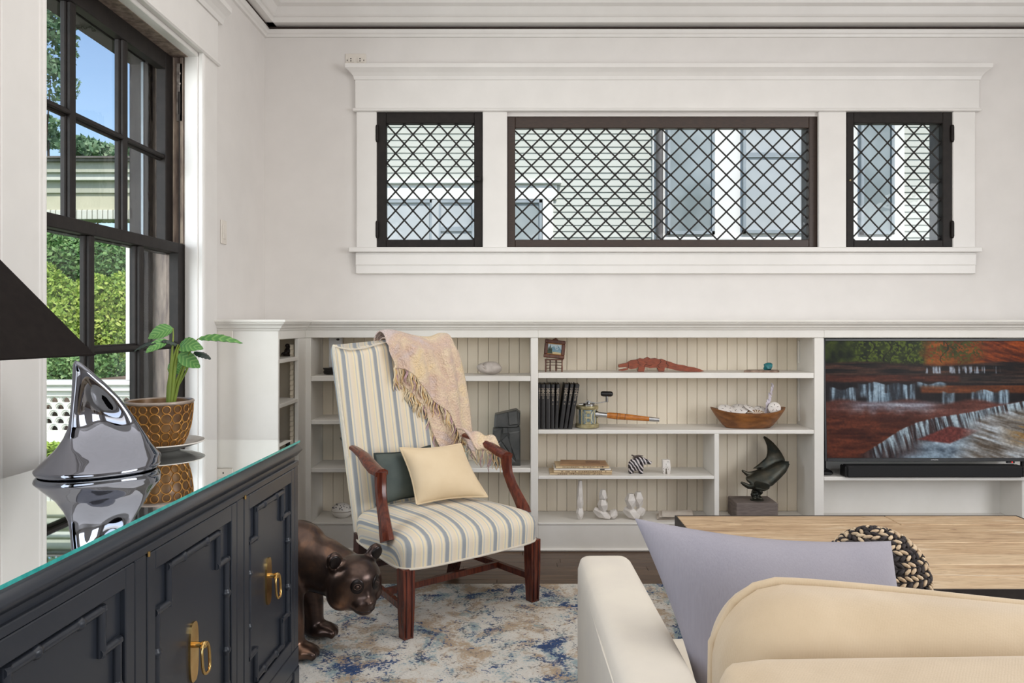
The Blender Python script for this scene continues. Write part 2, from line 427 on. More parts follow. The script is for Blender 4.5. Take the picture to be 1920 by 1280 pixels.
def leaded(name, label, op, inner, node, dx, dy, ysash, hinge_side, frame_m, y_glass):
    """casement sash with diamond panes: frame pieces, each pane, lead cames"""
    gx = lambda px: bx(px, ysash); gz = lambda py: bz(py, ysash)
    a, b, c, d = op; i0, i1, j0, j1 = inner
    w = thing(name, label, None, (gx((a+b)/2), ysash, gz(d)), kind='structure')
    yb = ysash+.045
    e = .0015
    part(w, 'stile', MB().box(gx(a)+e, gx(i0), ysash, yb, gz(d)+e, gz(c)-e, .003), frame_m)
    part(w, 'stile', MB().box(gx(i1), gx(b)-e, ysash, yb, gz(d)+e, gz(c)-e, .003), frame_m)
    part(w, 'top_rail', MB().box(gx(i0), gx(i1), ysash, yb, gz(j0), gz(c)-e, .003), frame_m)
    part(w, 'bottom_rail', MB().box(gx(i0), gx(i1), ysash, yb, gz(d)+e, gz(j1), .003), frame_m)
    # jamb liner around the outside
    X0, X1, Z0, Z1 = bx(a)-.002, bx(b)+.002, bz(d)-.002, bz(c)+.002
    mb = MB(); y0, y1 = yb+.006, YW+.215; g = .02
    mb.box(X0, X0+g, y0, y1, Z0, Z1).box(X1-g, X1, y0, y1, Z0, Z1).box(X0, X1, y0, y1, Z0, Z0+g).box(X0, X1, y0, y1, Z1-g, Z1)
    part(w, 'outer_jamb', mb, m_liner)
    G = lambda px: bx(px, y_glass); H = lambda py: bz(py, y_glass)
    x0, x1, z0, z1 = gx(i0)-.004, gx(i1)+.004, gz(j1)-.004, gz(j0)+.004
    sx, sz = dx*y_glass/F, dy*y_glass/F; nx, nz = G(node[0]), H(node[1])
    cm = MB(); segs = 0
    L = 6
    for sgn in (1, -1):
        for k in range(-60, 61):
            # line (x-nx)/sx + sgn*(z-nz)/sz = k
            pts = []
            for X in (x0, x1):
                Z = nz+sgn*sz*(k-(X-nx)/sx)
                if z0 <= Z <= z1: pts.append((X, Z))
            for Z in (z0, z1):
                X = nx+sx*(k-sgn*(Z-nz)/sz)
                if x0 < X < x1: pts.append((X, Z))
            if len(pts) >= 2 and math.dist(pts[0], pts[1]) > .02:
                (xa, za), (xb, zb) = pts[0], pts[1]
                cm.tube([(xa, y_glass, za), (xb, y_glass, zb)], .0046, 6, True, .8)
    for i in range(-40, 41):
        for j in range(-40, 41):
            X, Z = nx+i*sx/2, nz+j*sz/2
            if (i+j) % 2 == 0 and x0 < X < x1 and z0 < Z < z1: cm.ell((X, y_glass-.002, Z), (.0075, .005, .0075), 6, 4)
    part(w, 'lead_came', cm, m_came, smooth=60)
    full = None
    for i in range(-40, 41):
        for j in range(-40, 41):
            if (i+j) % 2 == 0: continue
            X, Z = nx+i*sx/2, nz+j*sz/2
            if X < x0-sx or X > x1+sx or Z < z0-sz or Z > z1+sz: continue
            dm = [(-sx/2, 0), (0, -sz/2), (sx/2, 0), (0, sz/2)]
            pol = clip_poly([(X+p, Z+q) for p, q in dm], x0, x1, z0, z1)
            if len(pol) < 3: continue
            ar = abs(sum(pol[k-1][0]*pol[k][1]-pol[k][0]*pol[k-1][1] for k in range(len(pol))))/2
            if ar < 1e-4: continue
            whole = ar > .499*sx*sz
            lc = (X-w.location.x, y_glass-w.location.y, Z-w.location.z)
            if whole and full: me = full
            else:
                m = MB(); q = [(p[0]-X, p[1]-Z) for p in (dm and pol)]
                m.add([(p, 0.0, r) for p, r in q], [tuple(range(len(q)))])
                me = m.mesh('pane', m_pane)
                if whole: full = me
            # old hand-set panes, each a touch out of plane
            inst(w, 'pane', me, lc, (R(rnd.uniform(-.5, .5)), 0, R(rnd.uniform(-.6, .6))))
    return w
m_liner = pm('weathered_window_liner', (118, 116, 118), (96, 94, 98), 12, .6)
w2 = leaded('window_2', 'small dark casement of diamond panes nearest the corner, knob on its right stile', OPEN[0], (724, 889, 231, 449), (758.1, 269.7), 32.5, 35.8, YW-.012, -1, m_sash, YW+.018)
w3 = leaded('window_3', 'wide central window of leaded diamond panes in a brown frame', OPEN[1], (966, 1517, 240, 449), (996.5, 275.9), 34.8, 34.6, YW+.012, 0, m_brownsash, YW+.04)
w4 = leaded('window_4', 'small dark casement of diamond panes above the television', OPEN[2], (1601, 1768, 231, 450), (1664, 303.4), 33, 35.6, YW-.012, 1, m_sash, YW+.018)
yh = YW-.02
for wv, px in ((w2, 707), (w4, 1786)):
    for py in (250, 430):
        part(wv, 'hinge', MB().tube([at(px, py-13, yh), at(px, py+13, yh)], .009, 10).ell(at(px, py-14, yh), .008, 8, 6).ell(at(px, py+14, yh), .008, 8, 6), m_sash, smooth=40)
kn = at(896.5, 337, YW-.012)
part(w2, 'knob', MB().lathe([(.006, 0), (.006, .012), (.014, .018), (.016, .026), (.012, .034), (0, .036)], kn, 16, Matrix.Rotation(R(90), 4, 'X')), m_sash, smooth=50)
kn = at(1594, 338, YW-.012)
part(w4, 'catch_stud', MB().lathe([(.006, 0), (.006, .004), (.003, .007), (0, .008)], kn, 12, Matrix.Rotation(R(90), 4, 'X')), pm('brass_stud', (210, 195, 150), None, 20, .35, .8), smooth=50, label='pale metal stud')

# ---------------------------------------------------------------- left double-hung window
XU, XS = -1.512, -1.462                                   # room faces of upper and lower sash
w1 = thing('window_1', 'tall dark double-hung sash window with six-over-six panes on the side wall', None, (XL-.1, (LY0+LY1)/2, LZ0), kind='structure')
def sash(name, xf, y0, y1, z0, z1, st, top, bot, ycs, zcs, mw, depth=.042):
    h = part(w1, name, MB().box(xf-depth, xf, y0, y0+st, z0, z1, .003).box(xf-depth, xf, y1-st, y1, z0, z1, .003)
             .box(xf-depth, xf, y0+st, y1-st, z1-top, z1, .003).box(xf-depth, xf, y0+st, y1-st, z0, z0+bot, .003), m_sash)
    for yc in ycs:
        mb = MB().box(xf-depth+.008, xf-.004, yc-mw/2, yc+mw/2, z0+bot-.001, z1-top+.001, .004).box(xf-depth+.004, xf-.018, yc-mw/2-.007, yc+mw/2+.007, z0+bot-.001, z1-top+.001, .004)
        part(h, 'muntin', mb, m_sash)
    for zc in zcs:
        mb = MB().box(xf-depth+.008, xf-.005, y0+st, y1-st, zc-.009, zc+.009, .004).box(xf-depth+.004, xf-.018, y0+st, y1-st, zc-.016, zc+.016, .004)
        part(h, 'muntin', mb, m_sash)
    ye = [y0+st, *ycs, y1-st]; ze = [z0+bot, *zcs, z1-top]
    for i in range(len(ye)-1):
        for j in range(len(ze)-1):
            xg = xf-.028
            part(h, 'pane', MB().add([(xg, ye[i], ze[j]), (xg, ye[i+1], ze[j]), (xg, ye[i+1], ze[j+1]), (xg, ye[i], ze[j+1])], [(0, 1, 2, 3)]), m_pane)
    return h
sash('upper_sash', XU, LY0+.008, LY1-.012, 1.50, 2.372, .066, .074, .04, (2.655, 3.012), (1.918,), .034)
sash('lower_sash', XS, LY0+.008, LY1-.004, .625, 1.547, .062, .045, .07, (2.682, 3.040), (1.104,), .032)
# jambs, parting strips, sill
mb = MB().box(XL-.2, XL-.058, LY1-.004, LY1+.018, LZ0, LZ1).box(XL-.2, XL-.058, LY0-.018, LY0+.008, LZ0, LZ1).box(XL-.2, XL-.04, LY0, LY1, 2.372, LZ1+.01)
part(w1, 'jamb', mb, m_rawwood, label='worn bare wood jamb')
part(w1, 'parting_strip', MB().box(XU+.002, XS-.046, LY1-.014, LY1-.002, 1.55, 2.372, .002).box(XS-.020, XS-.006, LY1-.010, LY1-.002, 1.55, 2.372, .002), pm('strip_wood', (178, 163, 146), (126, 112, 104), 18, .7, stretch=(2, 2, .5)))
mb = MB().box(XS-.034, XS-.008, LY1-.010, LY1-.0055, 2.09, 2.345, .001).ell((XS-.02, LY1-.012, 2.30), (.006, .004, .006), 8, 6).ell((XS-.02, LY1-.012, 2.255), (.006, .004, .006), 8, 6)
part(w1, 'sash_pulley', mb, pm('painted_iron', (176, 168, 162), (120, 112, 108), 30, .55), smooth=40)
part(w1, 'pulley_slot', MB().box(XS-.026, XS-.016, LY1-.0125, LY1-.010, 2.12, 2.22, .001).tube([(XS-.02, LY1-.012, 2.20), (XS-.02, LY1-.012, 1.55)], .003, 6), pm('slot_dark', (50, 44, 42), None, 20, .6), label='dark pulley slot and cord')
part(w1, 'inner_stop', MB().box(XS+.002, XL+.003, LY1-.012, LY1+.012, LZ0, 2.40, .003).box(XS+.002, XL+.003, LY0-.012, LY0+.010, LZ0, 2.40, .003).box(XS+.002, XL+.003, LY0, LY1, 2.374, 2.40, .003), m_trim, label='white stop bead')
part(w1, 'sill', MB().box(XL-.26, XL-.002, LY0-.02, LY1+.02, LZ0-.03, LZ0+.024, .005), m_sash)
for z in (1.06, 1.54, 1.985):
    part(w1, 'stop_screw', MB().ell((XL+.004, LY1+.004, z), (.004, .006, .006), 8, 6), m_trim)
part(w1, 'storm_frame', MB().box(XL-.30, XL-.215, LY1-.012, LY1+.10, LZ0, 2.40, .004).box(XL-.24, XL-.20, LY1-.040, LY1-.004, LZ0, 2.40, .003).box(XL-.30, XL-.215, LY0-.06, LY0+.03, LZ0, 2.40, .004).box(XL-.30, XL-.215, LY0, LY1, 2.34, 2.42, .004), pm('storm_paint', (28, 24, 24), (38, 33, 31), 14, .6, Specular_IOR_Level=.2), label='dark storm window frame outside')
part(w1, 'storm_glazing_edge', MB().box(XL-.232, XL-.222, LY1-.044, LY1-.040, LZ0+.02, 2.36), pm('aluminium_edge', (96, 104, 110), None, 20, .4, .6), label='pale metal edge')
# casing, head and stool of the left window
c1 = thing('trim_6', 'white moulded casing of the tall sash window', None, (XL, LY1, LZ0-.1), kind='structure')
def casing(y0, y1, s):
    m = MB().box(XL, XL+.020, y0, y1, LZ0-.1, 2.405, .003)
    a = y0 if s > 0 else y1                               # the edge by the opening
    m.box(XL, XL+.026, a-s*.0015, a+s*.014, LZ0-.1, 2.405, .005).box(XL, XL+.023, a+s*.020, a+s*.034, LZ0-.1, 2.405, .006)
    return m
part(c1, 'casing', casing(LY1-.006, 3.592, 1), m_trim)
part(c1, 'casing', casing(2.085, LY0+.006, -1), m_trim)
part(c1, 'head_board', MB().box(XL, XL+.022, 2.06, 3.60, 2.41, 2.60, .003), m_trim)
part(c1, 'head_bead', MB().box(XL, XL+.034, 2.05, 3.607, 2.392, 2.412, .006), m_trim)
mb = MB(); mould(mb, hp, 2.03, 3.64, (XL, 0, 2.60), (1, 0, 0), (0, 1, 0)); part(c1, 'cornice', mb, m_trim)
part(c1, 'stool', MB().box(XL-.05, XL+.05, 2.05, 3.59, LZ0-.03, LZ0, .006), m_trim)
part(c1, 'apron', MB().box(XL, XL+.02, 2.085, 3.58, LZ0-.13, LZ0-.03, .004), m_trim)

# wall plates
def plate(name, label, cat, c, nrm, w, h, kind):
    """cover plate centred at c lying on a wall"""
    X = Vector((0, 0, 1)).cross(Vector(nrm)); Z = Vector((0, 0, 1)); N = Vector(nrm)
    Mx = Matrix((( X.x, N.x, Z.x, c[0]), (X.y, N.y, Z.y, c[1]), (X.z, N.z, Z.z, c[2]), (0, 0, 0, 1)))
    o = thing(name, label, cat, c)
    part(o, 'cover', MB().box(-w/2, w/2, 0, .006, -h/2, h/2, .003).xf(Mx), m_plate)
    dk = pm('socket_dark', (70, 62, 58), None, 30, .5)
    if kind == 'outlet':
        for s in (-1, 1):
            part(o, 'socket', MB().box(s*w*.22-.016, s*w*.22+.016, .005, .0085, -.014, .014, .004).xf(Mx), m_plate)
            part(o, 'slot', MB().box(s*w*.22-.003, s*w*.22+.003, .008, .0092, .003, .009).box(s*w*.22-.003, s*w*.22+.003, .008, .0092, -.009, -.003).ell((s*w*.40, .0065, -.002), (.003, .002, .003), 8, 6).xf(Mx), dk)
    elif kind == 'switch':
        part(o, 'rocker', MB().box(-.016, .016, .005, .009, -.033, .033, .003).xf(Mx), m_plate)
    else:
        part(o, 'screw', MB().ell((0, .006, 0), (.004, .002, .004), 8, 6).xf(Mx), dk)
m_plate = pm('cream_plastic', (226, 219, 210), None, 10, .35)
plate('outlet_plate', 'cream double outlet plate lying sideways above the leaded window head', 'outlet', (bx(667), YW, bz(113)), (0, -1, 0), .116, .072, 'outlet')
plate('switch_plate', 'cream switch plate on the narrow wall right of the sash window', 'switch', (XL, 3.715, 1.635), (1, 0, 0), .07, .115, 'switch')
# ================================================================ built-in bookcases under the leaded windows
kx = lambda px: (px-CX)*YC/F
kz = lambda py: EYE-(py-HY)*YC/F
YB = 4.312                                               # room face of the beadboard backs
FL_T = .0215
plank_me = {}
def planks(parent, x0, x1, z0, z1):
    """beadboard back: each board a part"""
    p = .0567; n = max(1, round((x1-x0)/p)); w = (x1-x0)/n
    rw = MW[root_of(parent)].translation
    key = (round(w, 4), round(z1-z0, 3))
    if key not in plank_me: plank_me[key] = MB().box(.0009, w-.0009, 0, .014, 0, z1-z0, .0013).mesh('back_plank', m_bead)
    for i in range(n):
        inst(parent, 'back_plank', plank_me[key], (x0+i*w-rw.x, YB-rw.y+rnd.uniform(0, .0006), z0-rw.z))
def shelf(parent, x0, x1, ztop, t, yf=YC+.002, y1=YB+.002, name='shelf'):
    return part(parent, name, MB().box(x0, x1, yf, y1, ztop-t, ztop, .0025), m_cab)
ZA, ZB, ZC, ZBOT = kz(699), kz(806), kz(892), kz(979.5)
Z1, Z2, Z3, ZTV = kz(705), kz(787.5), kz(877.5), kz(894)
ZR, ZTOP = kz(633), kz(618)

def carcass(o, xl0, xl1, xr0, xr1, left=True, right=True):
    if left: part(o, 'stile', MB().box(xl0, xl1, YC, YC+.022, kz(1033), ZR-.001, .002), m_cab)
    if right: part(o, 'stile', MB().box(xr0, xr1, YC, YC+.022, kz(1033), ZR-.001, .002), m_cab)
    part(o, 'top_rail', MB().box(xl0, xr1, YC, YC+.022, ZR, ZTOP+.01, .002), m_cab)
    part(o, 'base_board', MB().box(xl1, xr0 if right else xr1, YC+.001, YC+.02, .0, ZBOT-.012, .002), m_cab)
    part(o, 'shoe_moulding', MB().box(xl0, xr1, YC-.016, YC+.001, 0, .018, .007), m_cab)
    part(o, 'bottom_shelf', MB().box(xl1, xr0, YC-.003, YB+.002, ZBOT-.012, ZBOT, .0025), m_cab)
    part(o, 'top_board', MB().box(xl0, xr1, YC+.022, YB+.02, ZR+.004, ZR+.024), m_cab)

# bay behind the armchair
b1 = thing('bookcase', 'white built-in bookcase bay behind the striped armchair', 'bookcase', (kx(790), YC, 0), group='built-in white bookcases')
carcass(b1, kx(571), kx(583), kx(995), kx(1009))
part(b1, 'side_panel', MB().box(kx(583)-.018, kx(583), YC+.022, YB+.02, 0, ZR), m_cab)
part(b1, 'side_panel', MB().box(kx(995), kx(1009), YC+.022, YB+.02, 0, ZR), m_cab)
part(b1, 'divider', MB().box(kx(755), kx(765), YC+.004, YB, ZBOT, Z1-.027, .002), m_cab)
shelf(b1, kx(583), kx(995), Z1, .027)
shelf(b1, kx(583), kx(755), Z2, .023); shelf(b1, kx(583), kx(755), Z3, .023); shelf(b1, kx(765), kx(995), Z3, .023)
planks(b1, kx(583), kx(995), ZBOT, ZR)
# bay with the crocodile
b2 = thing('bookcase', 'white built-in bookcase bay holding the wooden crocodile and black books', 'bookcase', (kx(1270), YC, 0), group='built-in white bookcases')
carcass(b2, kx(1009), kx(1009), kx(1527), kx(1545), left=False)
part(b2, 'side_panel', MB().box(kx(1527), kx(1545), YC+.022, YB+.02, 0, ZR), m_cab)
shelf(b2, kx(1009), kx(1526.5), ZA, .028); shelf(b2, kx(1009), kx(1527), ZB, .021); shelf(b2, kx(1009), kx(1339.5), ZC, .018)
part(b2, 'divider', MB().box(kx(1339.5), kx(1348.5), YC+.001, YB, ZBOT, ZB-.021, .002), m_cab)
planks(b2, kx(1009), kx(1527), ZBOT, ZR)
for z0, z1 in ((ZA+.04, ZR-.02), (ZB+.02, ZA-.04)):
    part(b2, 'shelf_standard', MB().box(kx(1527)-.007, kx(1527), 4.272, 4.29, z0, z1, .002), m_cab)
# television bay
b3 = thing('media_cabinet', 'white built-in bay around the television with an open niche below', 'cabinet', (kx(1760), YC, 0), group='built-in white bookcases')
XR = kx(1998)
carcass(b3, kx(1545), kx(1545), XR, XR+.05, left=False)
part(b3, 'side_panel', MB().box(XR, XR+.018, YC+.022, YB+.02, 0, ZR), m_cab)
shelf(b3, kx(1545), XR, ZTV, .020)
part(b3, 'back_panel', MB().box(kx(1545), XR, 4.29, 4.305, ZTV, ZR), m_cab)
part(b3, 'back_panel', MB().box(kx(1545), XR, 4.272, 4.287, ZBOT, ZTV-.02), m_cab)
part(b3, 'niche_divider', MB().box(kx(1921), kx(1929), YC+.02, 4.29, ZBOT, ZTV-.02, .002), m_cab)
# corner return below the switch plate
XRR, YR0 = -1.102, 3.60
b4 = thing('corner_bookcase', 'narrow white corner bookcase return beside the sash window', 'bookcase', (-1.25, 3.83, 0), group='built-in white bookcases')
part(b4, 'end_panel', MB().box(XL+.001, XRR, YR0, YR0+.018, 0, ZTOP+.01, .002), m_cab)
part(b4, 'stile', MB().box(XRR-.02, XRR, 3.93, YC, 0, ZR-.001, .002), m_cab)
part(b4, 'top_rail', MB().box(XRR-.02, XRR, YR0+.018, YC, ZR, ZTOP+.01, .002), m_cab)
part(b4, 'base_board', MB().box(XRR-.02, XRR, YR0+.018, 3.93, 0, .16, .002), m_cab)
part(b4, 'back_panel', MB().box(XL+.002, XL+.014, YR0+.018, YC, 0, ZTOP), m_bead)
part(b4, 'side_panel', MB().box(XL+.014, kx(571)-.001, YC, YC+.016, 0, ZTOP), m_bead)
part(b4, 'top_board', MB().box(XL+.001, XRR-.02, YR0+.018, YC, ZR+.004, ZR+.024), m_cab)
for z in (1.028, .817, .60, .38, .16):
    part(b4, 'shelf', MB().box(XL+.014, XRR-.003, YR0+.018, 3.975, z-.019, z, .002), m_cab)
saw = [(0, .18)]
zz = .18
while zz < 1.09: saw += [(.012, zz+.002), (0, zz+.026)]; zz += .026
saw += [(0, 1.09), (-.012, 1.09), (-.012, .18)]
part(b4, 'shelf_ratchet', MB().prism(saw, XRR-.046, XRR-.030, lambda a, b, d: (d, 3.95-a, b)).box(XRR-.047, XRR-.029, 3.948, 3.966, .18, 1.09), m_bead)
part(b4, 'shelf_ratchet', MB().prism(saw, XL+.02, XL+.036, lambda a, b, d: (d, YC-.002-a, b)).box(XL+.018, XL+.038, YC-.012, YC-.001, .18, 1.09), m_bead)
# one continuous cap on top of the cases
capp = [(0, ZTOP-.002), (.006, ZTOP), (.010, ZTOP+.008), (.018, ZTOP+.014), (.020, ZTOP+.020), (.030, ZTOP+.029), (.036, ZTOP+.033), (.036, ZTOP+.038), (.044, ZTOP+.040), (.045, ZTOP+.047), (.042, ZTOP+.051), (0, ZTOP+.051)]
cp_ = thing('wall_ledge', 'long white moulded ledge running over all the built-in bookcases', 'ledge', (kx(1200), YC, ZTOP))
mb = MB(); mould(mb, capp, XRR+.0, XR+.05, (0, YC, 0), (0, -1, 0), (1, 0, 0)); part(cp_, 'moulding', mb, m_cab)
mb = MB(); mould(mb, capp, YR0-.0, YC, (XRR, 0, 0), (1, 0, 0), (0, 1, 0)); part(cp_, 'moulding', mb, m_cab)
mb = MB()
for (p, q), (p2, q2) in zip(capp, capp[1:]):              # mitred end over the return
    mb.add([(XL+.001, YR0-p, q), (XRR+p, YR0-p, q), (XRR+p2, YR0-p2, q2), (XL+.001, YR0-p2, q2)], [(0, 1, 2, 3)])
    mb.add([(XRR+p, YR0-p, q), (XRR+p, YR0, q), (XRR+p2, YR0, q2), (XRR+p2, YR0-p2, q2)], [(0, 1, 2, 3)])
part(cp_, 'moulding', mb, m_cab)
part(cp_, 'ledge_board', MB().box(XRR-.01, XR+.05, YC-.001, YW-.001, ZTOP+.026, ZTOP+.0505).box(XL+.001, XRR-.01, YR0-.001, YW-.001, ZTOP+.026, ZTOP+.0505), m_cab)
# outlet plate on the return panel
plate('outlet_plate', 'blank cream plate set into the bookcase end panel behind the plant leaves', 'outlet', (-1.357, YR0, 1.142), (0, -1, 0), .088, .044, 'blank')

# ================================================================ things on the shelves
def hull(pts, M=None):
    bm = bmesh.new()
    for p in pts: bm.verts.new(M @ Vector(p) if M is not None else p)
    r = bmesh.ops.convex_hull(bm, input=bm.verts)
    bmesh.ops.delete(bm, geom=[g for g in set(r['geom_interior']+r['geom_unused']) if isinstance(g, bmesh.types.BMVert)], context='VERTS')
    bm.verts.ensure_lookup_table(); bm.verts.index_update()
    m = MB(); m.add([tuple(v.co) for v in bm.verts], [tuple(v.index for v in f.verts) for f in bm.faces]); bm.free()
    return m
def merge(a, b): a.add(b.v, b.f); return a

# ---- bay with the crocodile, top shelf
m_mahog = pm('reddish_wood', (104, 58, 36), (72, 38, 26), 30, .4, stretch=(4, 1, 1))
yE = 4.17; e0 = at(1038, 699, yE)
ez = thing('miniature_easel', 'tiny turned-wood stand with rungs carrying the little landscape', 'stand', (e0.x, yE, ZA))
for px, yy in ((1023, 4.155), (1053.5, 4.155), (1032, 4.20), (1043, 4.20)):
    x = (px-CX)*yE/F; mb = MB()
    mb.tube([(x, yy, ZA), (x, yy, ZA+.020), (x, yy, ZA+.04), (x, yy, ZA+.066)], [.0035, .0045, .0032, .004], 8)
    part(ez, 'leg', mb, m_mahog, smooth=50)
for z in (.018, .034, .05):
    mb = MB(); xa, xb, xc, xd = [(p-CX)*yE/F for p in (1023, 1032, 1043, 1053.5)]
    mb.tube([(xa, 4.155, ZA+z), (xb, 4.20, ZA+z)], .002, 6).tube([(xc, 4.20, ZA+z), (xd, 4.155, ZA+z)], .002, 6)
    if z > .03: mb.tube([(xb, 4.20, ZA+z), (xc, 4.20, ZA+z)], .002, 6)
    part(ez, 'rung', mb, m_mahog)
part(ez, 'ledge', MB().box(xa-.004, xd+.006, 4.145, 4.205, ZA+.062, ZA+.068, .001), m_mahog)
pf = thing('framed_painting', 'little mountain landscape in a brown wooden frame on the tiny stand', 'picture', (e0.x, 4.16, ZA+.0685))
Mf = Matrix.Translation((at(1038, 0, 4.165).x, 4.150, ZA+.069)) @ Matrix.Rotation(R(6), 4, 'Y') @ Matrix.Rotation(R(-9), 4, 'X')
fw, fh, bd = .056, .098, .019
Mf = Mf @ Matrix.Translation((0, 0, .006))
for nm, b in (('frame_rail', (-fw, fw, 0, .014, 0, bd)), ('frame_rail', (-fw, fw, 0, .014, fh-bd, fh)), ('frame_stile', (-fw, -fw+bd, .001, .013, bd, fh-bd)), ('frame_stile', (fw-bd, fw, .001, .013, bd, fh-bd))):
    part(pf, nm, MB().box(*b, .003).xf(Mf), m_mahog)
part(pf, 'gilt_slip', MB().box(-fw+bd-.002, fw-bd+.002, .004, .010, bd-.002, bd+.004).box(-fw+bd-.002, fw-bd+.002, .004, .010, fh-bd-.004, fh-bd+.002).xf(Mf), pm('gilt', (150, 108, 62), None, 40, .4, .5))
sk = MB(); x0, x1, zb, zt = -fw+bd, fw-bd, bd, fh-bd
sk.add([(x0, .008, zb), (x1, .008, zb), (x1, .008, zt), (x0, .008, zt)], [(0, 1, 2, 3)])
sk.add([(x0, .0078, zb+.02), (-.005, .0078, zt-.014), (.004, .0078, zt-.02), (.014, .0078, zt-.006), (x1, .0078, zb+.028), (x1, .0078, zb+.014), (x0, .0078, zb+.014)], [tuple(range(7))], 1)
sk.add([(-.002, .0076, zt-.016), (.004, .0076, zt-.021), (.014, .0076, zt-.007), (.02, .0076, zb+.03), (.008, .0076, zb+.026)], [tuple(range(5))], 2)
sk.add([(x0, .0074, zb), (x1, .0074, zb), (x1, .0074, zb+.013), (x0, .0074, zb+.017)], [(0, 1, 2, 3)], 3)
sk.add([(x0, .0072, zb), (x0+.03, .0072, zb), (x0+.026, .0072, zb+.012), (x0, .0072, zb+.02)], [(0, 1, 2, 3)], 4)
for k in range(3):
    for cx_, h_ in ((x0+.012, .045), (x0+.005, .03), (x0+.02, .028)):
        zz = zb+.012+k*h_/4; w_ = .007-.0016*k
        sk.add([(cx_-w_, .0070, zz), (cx_+w_, .0070, zz), (cx_, .0070, zz+h_/2)], [(0, 1, 2)], 4)
part(pf, 'canvas', sk.xf(Mf), [pm('paint_sky', (190, 205, 210), None, 60, .6), pm('paint_hill', (88, 130, 150), (140, 165, 175), 120, .6), pm('paint_snow', (206, 214, 214), (110, 140, 160), 150, .6), pm('paint_field', (196, 180, 140), None, 90, .6), pm('paint_pine', (48, 62, 54), (70, 84, 60), 90, .6)], label='painting of pines, lake and blue mountains')
part(pf, 'top_ornament', MB().ell((0, .006, fh+.001), (.016, .005, .006), 12, 8).ell((0, .005, fh+.007), (.006, .004, .005), 8, 6).xf(Mf), m_mahog, smooth=60)

cs = lambda cx, cy: (1000+cx/5.647, 620+cy/5.647)
up = [(898,388),(900,376),(930,368),(985,355),(1035,328),(1090,322),(1130,307),(1170,313),(1208,293),(1240,311),(1290,305),(1330,318),(1360,314),(1410,335),(1450,345),(1490,362),(1540,375),(1590,380),(1640,395),(1700,403),(1750,418),(1805,442),(1750,449),(1650,448),(1550,442),(1480,427),(1420,411),(1388,405),(1380,447),(1325,447),(1310,405),(1230,410),(1180,400),(1168,447),(1105,447),(1110,395),(1085,412),(1030,422),(1003,412),(985,398),(950,402),(903,405)]
low = [(990,402),(1004,424),(960,436),(940,440),(905,436),(905,428),(945,421)]
yk = 4.17
def flat(poly, th):
    q = [at(*cs(*p), yk) for p in poly]; dz = ZA-min(p.z for p in [at(*cs(*p), yk) for p in up])
    return [(p.x, p.z+dz+.0005) for p in q]
cr = thing('wooden_crocodile', 'carved red-brown wooden crocodile with a zigzag back on the top shelf', 'carving', (at(*cs(1300, 447), yk).x, yk, ZA))
m_croc = pm('padauk_wood', (142, 66, 36), (112, 50, 28), 22, .42, stretch=(1.5, 4, 6), bump=.1)
part(cr, 'body', MB().prism(flat(up, 0), yk-.014, yk+.014, lambda a, b, d: (a, d, b)), m_croc)
part(cr, 'lower_jaw', MB().prism(flat(low, 0), yk-.012, yk+.012, lambda a, b, d: (a, d, b)), m_croc)
tm = MB()
for k in range(7):
    cx_ = 908+k*12; p = flat([(cx_-6, 406), (cx_+6, 405), (cx_, 419-k)], 0); tm.prism(p, yk-.013, yk-.009, lambda a, b, d: (a, d, b))
part(cr, 'teeth', tm, pm('tooth_white', (226, 216, 200), None, 40, .5), label='white painted teeth')
sm = MB()
for ln in ([(1090,322),(1110,345),(1100,362),(1130,370)], [(1170,345),(1200,352),(1185,372),(1230,385),(1250,378)], [(1330,318),(1350,340),(1330,365),(1310,385),(1330,405)], [(1000,360),(1003,385),(1000,412)], [(1410,335),(1400,360),(1425,380),(1410,410)], [(1185,372),(1168,395)]):
    sm.tube([(x, yk-.0145, z) for x, z in flat(ln, 0)], .0011, 5)
part(cr, 'jigsaw_seam', sm, pm('seam_dark', (52, 26, 20), None, 30, .6), label='dark seams between the carved pieces')

pq = at(1427, 697, 4.14)
sl = thing('stone_plaque', 'thin irregular brown stone slab under the turquoise rock', 'stone', (pq.x, pq.y, ZA))
mb = MB().prism([(-.098, -.02), (.075, -.035), (.096, -.005), (.075, .045), (-.06, .04)], 0, .011, lambda a, b, d: (pq.x+a, pq.y+b, ZA+d))
part(sl, 'slab', mb, pm('slate_brown', (150, 128, 112), (110, 88, 74), 30, .6, bump=.2))
def rock(c, r, seed, sub=3, amp=.25, freq=2.2):
    bm = bmesh.new(); bmesh.ops.create_icosphere(bm, subdivisions=sub, radius=1)
    for v in bm.verts:
        n = noise.noise(v.co*freq+Vector((seed, seed*2, 0))); v.co *= 1+amp*n
        v.co = Vector((v.co.x*r[0], v.co.y*r[1], v.co.z*r[2]))+Vector(c)
    bm.verts.index_update()
    m = MB(); m.add([tuple(v.co) for v in bm.verts], [tuple(v.index for v in f.verts) for f in bm.faces]); bm.free(); return m
tq = at(1440, 686, 4.15)
mb = rock((tq.x, 4.15, ZA+.029), (.024, .02, .021), 3, 2, .5, 1.8)
solo('turquoise_rock', mb, pm('turquoise', (42, 130, 134), (26, 84, 92), 60, .45, bump=.4), 'small rough turquoise rock sitting on the stone slab', 'rock')

